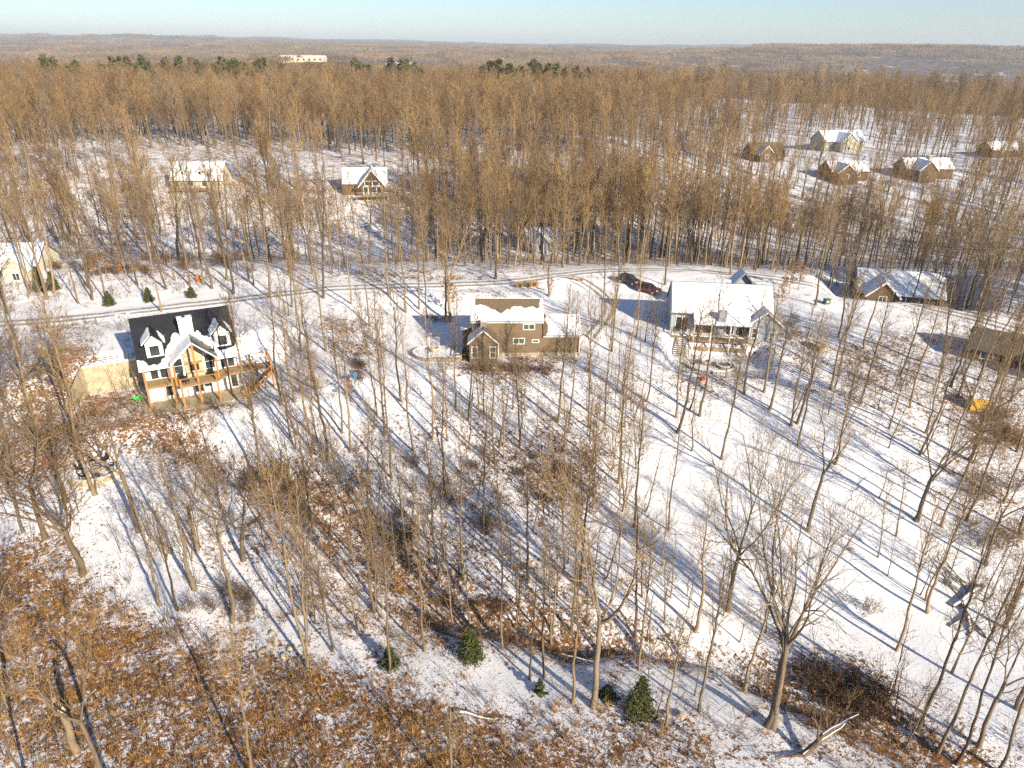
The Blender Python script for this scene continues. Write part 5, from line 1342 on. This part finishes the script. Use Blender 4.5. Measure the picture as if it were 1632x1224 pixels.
# ================================================================== cars
def car(label, x, y, rz, paint, name='parked_car'):
    z = hz(x, y) + 0.05
    t = thing(name, label, 'car', (x, y, z), R(rz))
    prof = [(-2.3, .38), (-2.36, .75), (-2.25, 1.02), (-1.0, 1.08), (1.9, 1.10), (2.3, 1.02), (2.36, .6), (2.28, .36)]
    b = MB()
    secs = [(-0.93, 0.93), (-0.86, 1.0), (0.86, 1.0), (0.93, 0.93)]
    pts = []; n = len(prof)
    for (yy, s) in secs:
        for (px_, pz) in prof: pts.append((px_ * (0.985 if s < 1 else 1), yy, 0.36 + (pz - 0.36) * (s if s < 1 else 1)))
    fc = []
    for k in range(3):
        for i in range(n): fc.append((k * n + i, k * n + (i + 1) % n, (k + 1) * n + (i + 1) % n, (k + 1) * n + i))
    fc += [tuple(range(n))[::-1], tuple(range(3 * n, 4 * n))]
    b.add(pts, fc); b.build('body', M[paint], t)
    # cabin: window band with painted roof and pillars
    lo = [(-1.15, .80), (2.0, .80)]; 
    cb = MB().add([(-1.25, -.82, 1.09), (2.12, -.82, 1.10), (2.12, .82, 1.10), (-1.25, .82, 1.09), (-0.45, -.68, 1.60), (1.85, -.70, 1.62), (1.85, .70, 1.62), (-0.45, .68, 1.60)],
                  [(0, 1, 5, 4), (1, 2, 6, 5), (2, 3, 7, 6), (3, 0, 4, 7), (4, 5, 6, 7)]).build('windows', M['car_glass'], t)
    MB().add([(-0.5, -.71, 1.602), (1.9, -.73, 1.622), (1.9, .73, 1.622), (-0.5, .71, 1.602), (-0.3, -.6, 1.70), (1.7, -.62, 1.72), (1.7, .62, 1.72), (-0.3, .6, 1.70)],
             [(0, 1, 5, 4), (1, 2, 6, 5), (2, 3, 7, 6), (3, 0, 4, 7), (4, 5, 6, 7), (0, 3, 2, 1)]).build('roof', M[paint], t)
    pl = MB()
    for s in (-1, 1):
        for (xa, xb) in ((-1.22, -0.45), (0.55, 0.55), (2.08, 1.85), (1.35, 1.3)):
            pl.bar((xa, s * .835, 1.09), (xb, s * .705, 1.61), 0.09, 0.05)
    pl.build('pillars', M[paint], t)
    for sx in (-1.45, 1.42):
        for s in (-1, 1):
            w = MB().tube((sx, s * .72, .34), (sx, s * .955, .34), .36, .36, 18).build('wheel', M['rubber'], t)
            MB().tube((sx, s * .957, .34), (sx, s * .975, .34), .23, .21, 12).build('rim', M['alloy'], w)
    for s in (-1, 1):
        MB().box(-2.37, s * .50, .72, -2.26, s * .86, .92).build('headlight', M['lamp_clear'], t)
        MB().box(2.27, s * .62, .75, 2.38, s * .88, 1.0).build('taillight', M['lamp_red'], t)
    MB().box(-2.42, -.78, .40, -2.34, .78, .58).build('bumper', M['dark_iron'], t)
    MB().box(-2.385, -.42, .66, -2.345, .42, .9).build('grille', M['dark_iron'], t)
    return t
p = ground_at(1002, 452); car('black SUV parked on the snowy driveway beside a dark red one', p[0], p[1], 136, 'car_black')
p = ground_at(1032, 466); car('dark red SUV parked on the snowy driveway', p[0], p[1], 142, 'car_red')

# ================================================================== patios, walls and small things
def ring_wall(par, cx, cy, rx, ry, a0, a1, z0, z1, th, mat, n, name='wall_block', cap=True):
    for k in range(n):
        t0 = a0 + (a1 - a0) * k / n + 0.006; t1 = a0 + (a1 - a0) * (k + 1) / n - 0.006
        q = [(cx + (rx + s) * math.cos(t), cy + (ry + s) * math.sin(t)) for t, s in ((t0, 0), (t1, 0), (t1, -th), (t0, -th))]
        b = MB().prism(q, 'z', z0, z1).build(name, M[mat], par)
        if cap:
            MB().prism(q, 'z', z1 + 0.002, z1 + 0.07).build('snow', M['roof_snow'], b)
# patio beside the brown house
p = ground_at(690, 566)
t = thing('round_patio', 'raised rounded patio of stone blocks beside the brown house', 'patio', (p[0], p[1], p[2]), 0)
ring_wall(t, 0, 0, 3.1, 2.6, R(90), R(270), -0.8, 0.62, 0.35, 'grey_stone', 14)
for k in range(5): MB().box(k * 0.9 + 0.006, -2.6, -0.8, (k + 1) * 0.9 - 0.006, -2.25, 0.62).build('wall_block', M['grey_stone'], t)
q = [(3.1 * math.cos(a) * 0.94, 2.45 * math.sin(a)) for a in [R(90 + 12 * k) for k in range(16)]] + [(4.5, -2.26), (4.5, 2.4)]
MB().prism(q, 'z', -0.6, 0.6).build('snow_floor', M['snow'], t)
f = thing('fire_pit', 'round stone fire pit on the rounded patio by the brown house', 'fire pit', (p[0] + 0.3, p[1] + 0.3, p[2] + 0.6), 0)
ring_wall(f, 0, 0, 0.85, 0.85, 0, 2 * math.pi, 0, 0.5, 0.28, 'stone', 12)
MB().tube((0, 0, 0.005), (0, 0, 0.12), .55, .55, 16).build('ash_bed', M['dark_iron'], f)
# patio below the grey house
c = local(H3, 6.2, -11.0, 0); z0 = hz(c[0], c[1])
t = thing('stone_terrace', 'curved stone terrace below the grey house with a second step', 'patio', (c[0], c[1], z0), R(H3[2]))
ring_wall(t, 0, 0, 3.9, 3.0, R(170), R(385), -1.4, 0.42, 0.4, 'grey_stone', 26)
q = [(3.6 * math.cos(a), 2.7 * math.sin(a)) for a in [R(170 + 215 * k / 20) for k in range(21)]]
MB().prism(q, 'z', -1.2, 0.05).build('snow_floor', M['snow'], t)
f = thing('fire_pit', 'round stone fire pit on the curved terrace below the grey house', 'fire pit', (*local(H3, 5.6, -10.2, 0)[:2], z0 + 0.05), 0)
ring_wall(f, 0, 0, 0.8, 0.8, 0, 2 * math.pi, 0, 0.48, 0.26, 'stone', 12)
f = thing('stone_planter', 'wide low ring of stone holding brush on the curved terrace', 'planter', (*local(H3, 8.2, -11.2, 0)[:2], z0 + 0.05), 0)
ring_wall(f, 0, 0, 1.2, 1.2, 0, 2 * math.pi, 0, 0.5, 0.22, 'grey_stone', 14)
o = link('dead_plants', SHR[1], f); o.scale = (.7, .7, .4)
# left fire circle with chairs
p = ground_at(152, 752)
t = thing('fire_circle', 'low curved brick border of the snowy fire circle', 'patio', (p[0], p[1], p[2]), R(20))
ring_wall(t, 0, 0, 3.2, 2.7, R(175), R(380), -0.4, 0.42, 0.28, 'stone', 22)
f = thing('fire_pit', 'dark round fire pit in the middle of the snowy fire circle', 'fire pit', (p[0], p[1] + 0.2, p[2] - 0.02), 0)
ring_wall(f, 0, 0, 0.6, 0.6, 0, 2 * math.pi, 0, 0.35, 0.2, 'grey_stone', 10)
for k, a in enumerate((20, 75, 130, 190, 245, 300)):
    cx, cy = p[0] + 1.75 * math.cos(R(a)), p[1] + 0.2 + 1.65 * math.sin(R(a))
    c = thing('garden_chair', 'dark slatted garden chair around the fire circle', 'chair', (cx, cy, hz(cx, cy)), R(a - 90), 'chairs at the fire circle')
    for j in range(4): MB().box(-.3, -.32 + j * .16, .36, .3, -.19 + j * .16, .40).build('seat_slat', M['dark_iron'], c)
    for j in range(4): MB().add([(-.3 + j * .155, .28, .38), (-.17 + j * .155, .28, .38), (-.17 + j * .155, .31, .38), (-.3 + j * .155, .31, .38), (-.3 + j * .155, .52, 1.05), (-.17 + j * .155, .52, 1.05), (-.17 + j * .155, .55, 1.05), (-.3 + j * .155, .55, 1.05)],
             [(0, 3, 2, 1), (4, 5, 6, 7), (0, 1, 5, 4), (1, 2, 6, 5), (2, 3, 7, 6), (3, 0, 4, 7)]).build('back_slat', M['dark_iron'], c)
    for sx in (-.36, .32):
        MB().box(sx, -.36, .56, sx + .07, .32, .60).build('armrest', M['dark_iron'], c)
        MB().box(sx, -.34, -0.05, sx + .06, -.27, .558).build('leg', M['dark_iron'], c)
        MB().box(sx, .25, -0.05, sx + .06, .32, .558).build('leg', M['dark_iron'], c)
# yellow timber shed (open crate) on the right
p = ground_at(1557, 652)
t = thing('timber_shed', 'small yellow timber box shed with snow on its flat top', 'shed', (p[0], p[1], p[2] - 0.05), R(-14))
for k in range(6): MB().box(-1.15, -.8, 0.05 + k * .3, 1.15, -.74, .34 + k * .3).build('plank', M['yellow_wood'], t)
MB().box(-1.14, -.738, 0, -1.08, .8, 1.85).build('side_panel', M['weathered'], t)
MB().box(1.08, -.738, 0, 1.14, .8, 1.85).build('side_panel', M['weathered'], t)
MB().box(-1.078, .74, 0, 1.078, .8, 1.85).build('back_panel', M['weathered'], t)
l_ = MB().box(-1.2, -.85, 1.86, 1.2, .9, 1.95).build('roof', M['weathered'], t)
MB().box(-1.12, -.78, 1.952, 1.12, .84, 2.08).build('snow', M['roof_snow'], l_)
# raised wooden planter right of the grey house
p = ground_at(1300, 556)
t = thing('wooden_crate', 'open wooden planter box on the snow beside the grey house', 'planter', (p[0], p[1], p[2]), R(-60))
for s in (-1, 1):
    for k in range(3): MB().box(-1.2, s * .6 - .03, .02 + k * .33, 1.2, s * .6 + .03, .32 + k * .33).build('plank', M['weathered'], t)
    for k in range(3): MB().box(s * 1.2 - .03, -.565, .02 + k * .33, s * 1.2 + .03, .565, .32 + k * .33).build('plank', M['weathered'], t)
MB().box(-1.16, -.56, .1, 1.16, .56, .75).build('snow', M['roof_snow'], t)
# utility box
p = ground_at(1317, 484)
t = thing('utility_box', 'small green utility box standing in the snow near the road', 'utility box', (p[0], p[1], p[2]), R(10))
MB().box(-.5, -.4, 0, .5, .4, .8).build('cabinet', M['utility_green'], t)
MB().prism([(-.45, .801), (.45, .801), (.45, .9), (-.45, 1.0)], 'x', -.55, .55).build('lid', M['utility_green'], t)
MB().box(-.2, -.42, .35, .2, -.402, .6).build('label_plate', M['lamp_clear'], t)
# green wheelbarrow below the white house
p = ground_at(222, 642)
t = thing('wheelbarrow', 'green wheelbarrow beside the concrete patio of the white house', 'wheelbarrow', (p[0], p[1], p[2]), R(60))
MB().add([(-.4, -.25, .45), (.4, -.2, .45), (.4, .2, .45), (-.4, .25, .45), (-.65, -.42, .85), (.6, -.36, .85), (.6, .36, .85), (-.65, .42, .85)], [(0, 3, 2, 1), (0, 1, 5, 4), (1, 2, 6, 5), (2, 3, 7, 6), (3, 0, 4, 7)]).build('tray', M['green_plastic'], t)
w = MB().tube((.75, -.06, .2), (.75, .06, .2), .22, .22, 14).build('wheel', M['rubber'], t)
for s in (-1, 1):
    MB().bar((.75, s * .08, .2), (-1.1, s * .35, .7), .05).build('handle', M['weathered'], t)
    MB().bar((-.35, s * .25, .45), (-.45, s * .28, -0.02), .05).build('leg', M['dark_iron'], t)
# blue bird feeder post in the narrow bed, red cooler, orange chair
p = ground_at(566, 618)
t = thing('bird_feeder', 'pale blue bird feeder on a post in the narrow leafy bed', 'bird feeder', p, 0)
MB().tube((0, 0, -.2), (0, 0, 1.5), .04, .04, 8).build('post', M['dark_wood'], t)
MB().box(-.28, -.28, 1.5, .28, .28, 1.85).build('box', M['blue_plastic'], t)
MB().add([(-.42, -.42, 1.852), (.42, -.42, 1.852), (.42, .42, 1.852), (-.42, .42, 1.852), (0, 0, 2.2)], [(0, 1, 4), (1, 2, 4), (2, 3, 4), (3, 0, 4), (0, 3, 2, 1)]).build('roof', M['blue_plastic'], t)
p = ground_at(1119, 606)
t = thing('red_cooler', 'small red cooler below the curved stone terrace', 'cooler', p, 0.4)
MB().box(-.35, -.22, 0, .35, .22, .4).build('body', M['red_plastic'], t); MB().box(-.37, -.24, .402, .37, .24, .5).build('lid', M['red_plastic'], t)
p = ground_at(317, 450)
t = thing('camp_chair', 'orange camp chair at the wood edge beyond the small spruces', 'chair', p, 0.5)
MB().box(-.4, -.35, .4, .4, .35, .5).build('seat', M['orange_fabric'], t); MB().box(-.4, .3, .502, .4, .38, 1.3).build('backrest', M['orange_fabric'], t)
for sx in (-.35, .35):
    for sy in (-.3, .3): MB().box(sx - .03, sy - .03, -.05, sx + .03, sy + .03, .398).build('leg', M['dark_iron'], t)
# dark brush heap in the shade behind the brown house
p = ground_at(692, 512)
shrub(p[0], p[1], 1.5, 'dark heap of brush in the blue shade of the brown house', None, 'rust_leaf', 0.55)
shrub(p[0] + 2.0, p[1] + .3, 1.2, 'smaller dark brush heap in the shade between two trunks', None, 'rust_leaf', 0.5)

# ------------------------------------------------------------------ fallen trunks, snag, stones
def log_thing(name, label, a, b, r, group=None, za=0.0, zb=0.0, snow=True, cat='log'):
    pa = Vector((*a, hz(*a) + r + za)); pb = Vector((*b, hz(*b) + r * 0.6 + zb))
    t = thing(name, label, cat, (a[0], a[1], pa.z - r), 0, group)
    n = 7; pts = np.array([list(pa.lerp(pb, k / (n - 1)) - t.location) for k in range(n)]); pts[1:-1] += rng.normal(0, r * 0.25, (n - 2, 3))
    V, F = tubes([(pts, np.linspace(r, r * 0.55, n), 9)])
    link('trunk', np_mesh('log_mesh', V, F, M['bark'], True), t)
    MB().tube(pts[0], pts[0] + (pts[0] - pts[1]) * 0.004, r * 0.98, r * 0.9, 9).build('cut_end', M['cut_wood'], t)
    if snow:
        sp = pts.copy(); sp[:, 2] += np.linspace(r, r * 0.55, n) * 0.55
        V, F = tubes([(sp[1:], np.linspace(r, r * 0.55, n)[1:] * 0.78, 7)])
        link('snow', np_mesh('log_snow_mesh', V, F, M['roof_snow'], True), t)
    return t
def pix2(px, py): q = ground_at(px, py); return (q[0], q[1])
log_thing('fallen_log', 'thick snow topped log lying across the pile on the right slope', pix2(1566, 936), pix2(1518, 968), 0.26)
log_thing('fallen_log', 'split log pointing down the slope from the pile', pix2(1532, 966), pix2(1572, 1018), 0.18)
log_thing('fallen_log', 'short dark log crossing the foot of the pile', pix2(1541, 980), pix2(1546, 1016), 0.17)
log_thing('fallen_log', 'thin snowy log running left from the pile', pix2(1538, 986), pix2(1514, 1000), 0.14)
for k in range(12):
    a = (1500 + rng.uniform(-8, 26), 905 + rng.uniform(-14, 20)); b = (a[0] + rng.uniform(20, 44), a[1] + rng.uniform(18, 42))
    log_thing('cut_branch', 'thin cut branch in the brush pile beside the snowy logs', pix2(*a), pix2(*b), rng.uniform(0.04, 0.07), 'branches of the brush pile', rng.uniform(0, .5), 0, False, 'branch')
log_thing('fallen_log', 'snow covered log lying in the brown grass of the near bank', pix2(724, 1136), pix2(784, 1148), 0.15)
log_thing('fallen_log', 'pale log lying among saplings below the fire circle', pix2(258, 866), pix2(330, 905), 0.14)
log_thing('fallen_log', 'long thin log across the slope left of the creek', pix2(300, 930), pix2(372, 945), 0.12)
log_thing('fallen_log', 'pale log lying on the shaded snow right of the open slope', pix2(1512, 612), pix2(1532, 604), 0.16)
for (px, py, s_) in ((886, 1042, 1), (1050, 1020, 1)):
    log_thing('fallen_log', ['snowy log lying by the creek near two thin trunks', 'dark log lying along the creek bank below a slim tree'][px > 1000], pix2(px, py), pix2(px + 60, py + 14), 0.13, None, 0, 0, True)
# standing broken trunk and the pale forked snowy dead tree
p = ground_at(122, 1199)
t = thing('broken_trunk', 'tall broken dead trunk standing in the brown grass', 'tree trunk', (p[0], p[1], p[2] - .1), 0)
n = 9; pts = np.stack([np.cumsum(rng.normal(0, .06, n)), np.cumsum(rng.normal(0, .05, n)), np.linspace(0, 4.6, n)], 1); pts[0, :2] = 0
V, F = tubes([(pts, np.linspace(.33, .24, n), 9)]); link('trunk', np_mesh('snag_mesh', V, F, M['bark'], True), t)
MB().add([tuple(pts[-1] + np.array([.24 * math.cos(a), .24 * math.sin(a), .02])) for a in [R(40 * k) for k in range(9)]] + [tuple(pts[-1] + np.array([.1, .05, .55]))], [(k, (k + 1) % 9, 9) for k in range(9)]).build('splintered_top', M['cut_wood'], t)
p = ground_at(1280, 1205)
g5 = np.random.default_rng(3); out = []
spec = [None, (7, 7, 3, 0.6, 0.7, 0.05, 0.05), (5, 5, 4, 0.5, 0.7, 0.1, 0.03), (4, 3, 0, 0, 0, 0.1, 0.015)]
limb(g5, out, np.array([0, 0, 0.1]), unit(np.array([0.35, 0.55, 0.75])), 5.5, 0.26, 1, spec)
limb(g5, out, np.array([0, 0, 0.1]), unit(np.array([0.8, 0.35, 0.4])), 4.6, 0.20, 1, spec)
limb(g5, out, np.array([0, 0, 0.1]), unit(np.array([-0.9, 0.05, 0.15])), 2.5, 0.15, 2, spec)
t = thing('fallen_tree', 'snow topped forked dead tree leaning in the dark thicket', 'tree', (p[0], p[1], p[2]), 0)
V, F = tubes([o[:3] for o in out]); link('trunk', np_mesh('fallen_tree_mesh', V, F, M['bark'], True), t)
V, F = tubes([(o[0] + np.array([0, 0, 1]) * o[1][:, None] * 0.55, o[1] * 0.62, o[2]) for o in out if o[3] < 2]); link('snow', np_mesh('fallen_tree_snow_mesh', V, F, M['roof_snow'], True), t)
p = ground_at(1412, 1118)
t = thing('white_post', 'thin white upright post in the dark thicket', 'post', (p[0], p[1], p[2] - .2), 0)
MB().tube((0, 0, 0), (0.05, 0, 4.6), .06, .05, 10).build('pole', M['white_trim'], t); MB().tube((0.05, 0, 4.6), (0.05, 0, 4.68), .075, .075, 10).build('cap', M['white_trim'], t)
def rock(seed):
    g = np.random.default_rng(seed); b = MB(); n = 8
    for j, (z, r) in enumerate(((-.1, .8), (.25, 1.0), (.55, .75), (.75, .3))):
        for k in range(n): b.v.append((r * math.cos(6.283 * k / n) * g.uniform(.75, 1.2), r * math.sin(6.283 * k / n) * g.uniform(.75, 1.2), z * g.uniform(.8, 1.1)))
    for j in range(3):
        for k in range(n): b.f.append((j * n + k, j * n + (k + 1) % n, (j + 1) * n + (k + 1) % n, (j + 1) * n + k))
    b.f.append(tuple(range(3 * n, 4 * n)))
    return b
for k, (px, py, s, lab) in enumerate([(433, 1010, .35, 'flat yellow brown stone with snow on the lower slope'), (464, 1033, .4, 'dark angular stone beside the foot of the tall tree'), (420, 1037, .35, 'round brown stone below the flat yellow one'), (451, 1046, .35, 'pale stone between two trunks on the lower slope'),
                                      (1085, 1142, .45, 'yellowish boulder beside the dark hemlock'), (1355, 876, .3, 'small round stone alone on the open snow'), (1062, 1139, .3, 'mossy stone left of the yellowish boulder')]):
    p = ground_at(px, py)
    o = rock(40 + k).build('boulder', M['stone']); o.location = (p[0], p[1], p[2]); o.scale = (s, s, s * .8); o.rotation_euler = (0, 0, k)
    tag(o, lab, 'rock')

# ================================================================== haze
hb = MB().box(-11800, -320, -100, 11800, 12300, 165)
m = bpy.data.materials.new('haze_air'); m.use_nodes = True
m.node_tree.nodes.remove(m.node_tree.nodes['Principled BSDF'])
pv = m.node_tree.nodes.new('ShaderNodeVolumePrincipled')
pv.inputs['Color'].default_value = (0.76, 0.86, 1.0, 1); pv.inputs['Density'].default_value = 0.00014; pv.inputs['Anisotropy'].default_value = 0.0
m.node_tree.links.new(pv.outputs[0], m.node_tree.nodes['Material Output'].inputs['Volume'])
o = hb.build('haze', m); tag(o, 'thin pale blue haze over the distant hills', 'haze', kind='stuff')
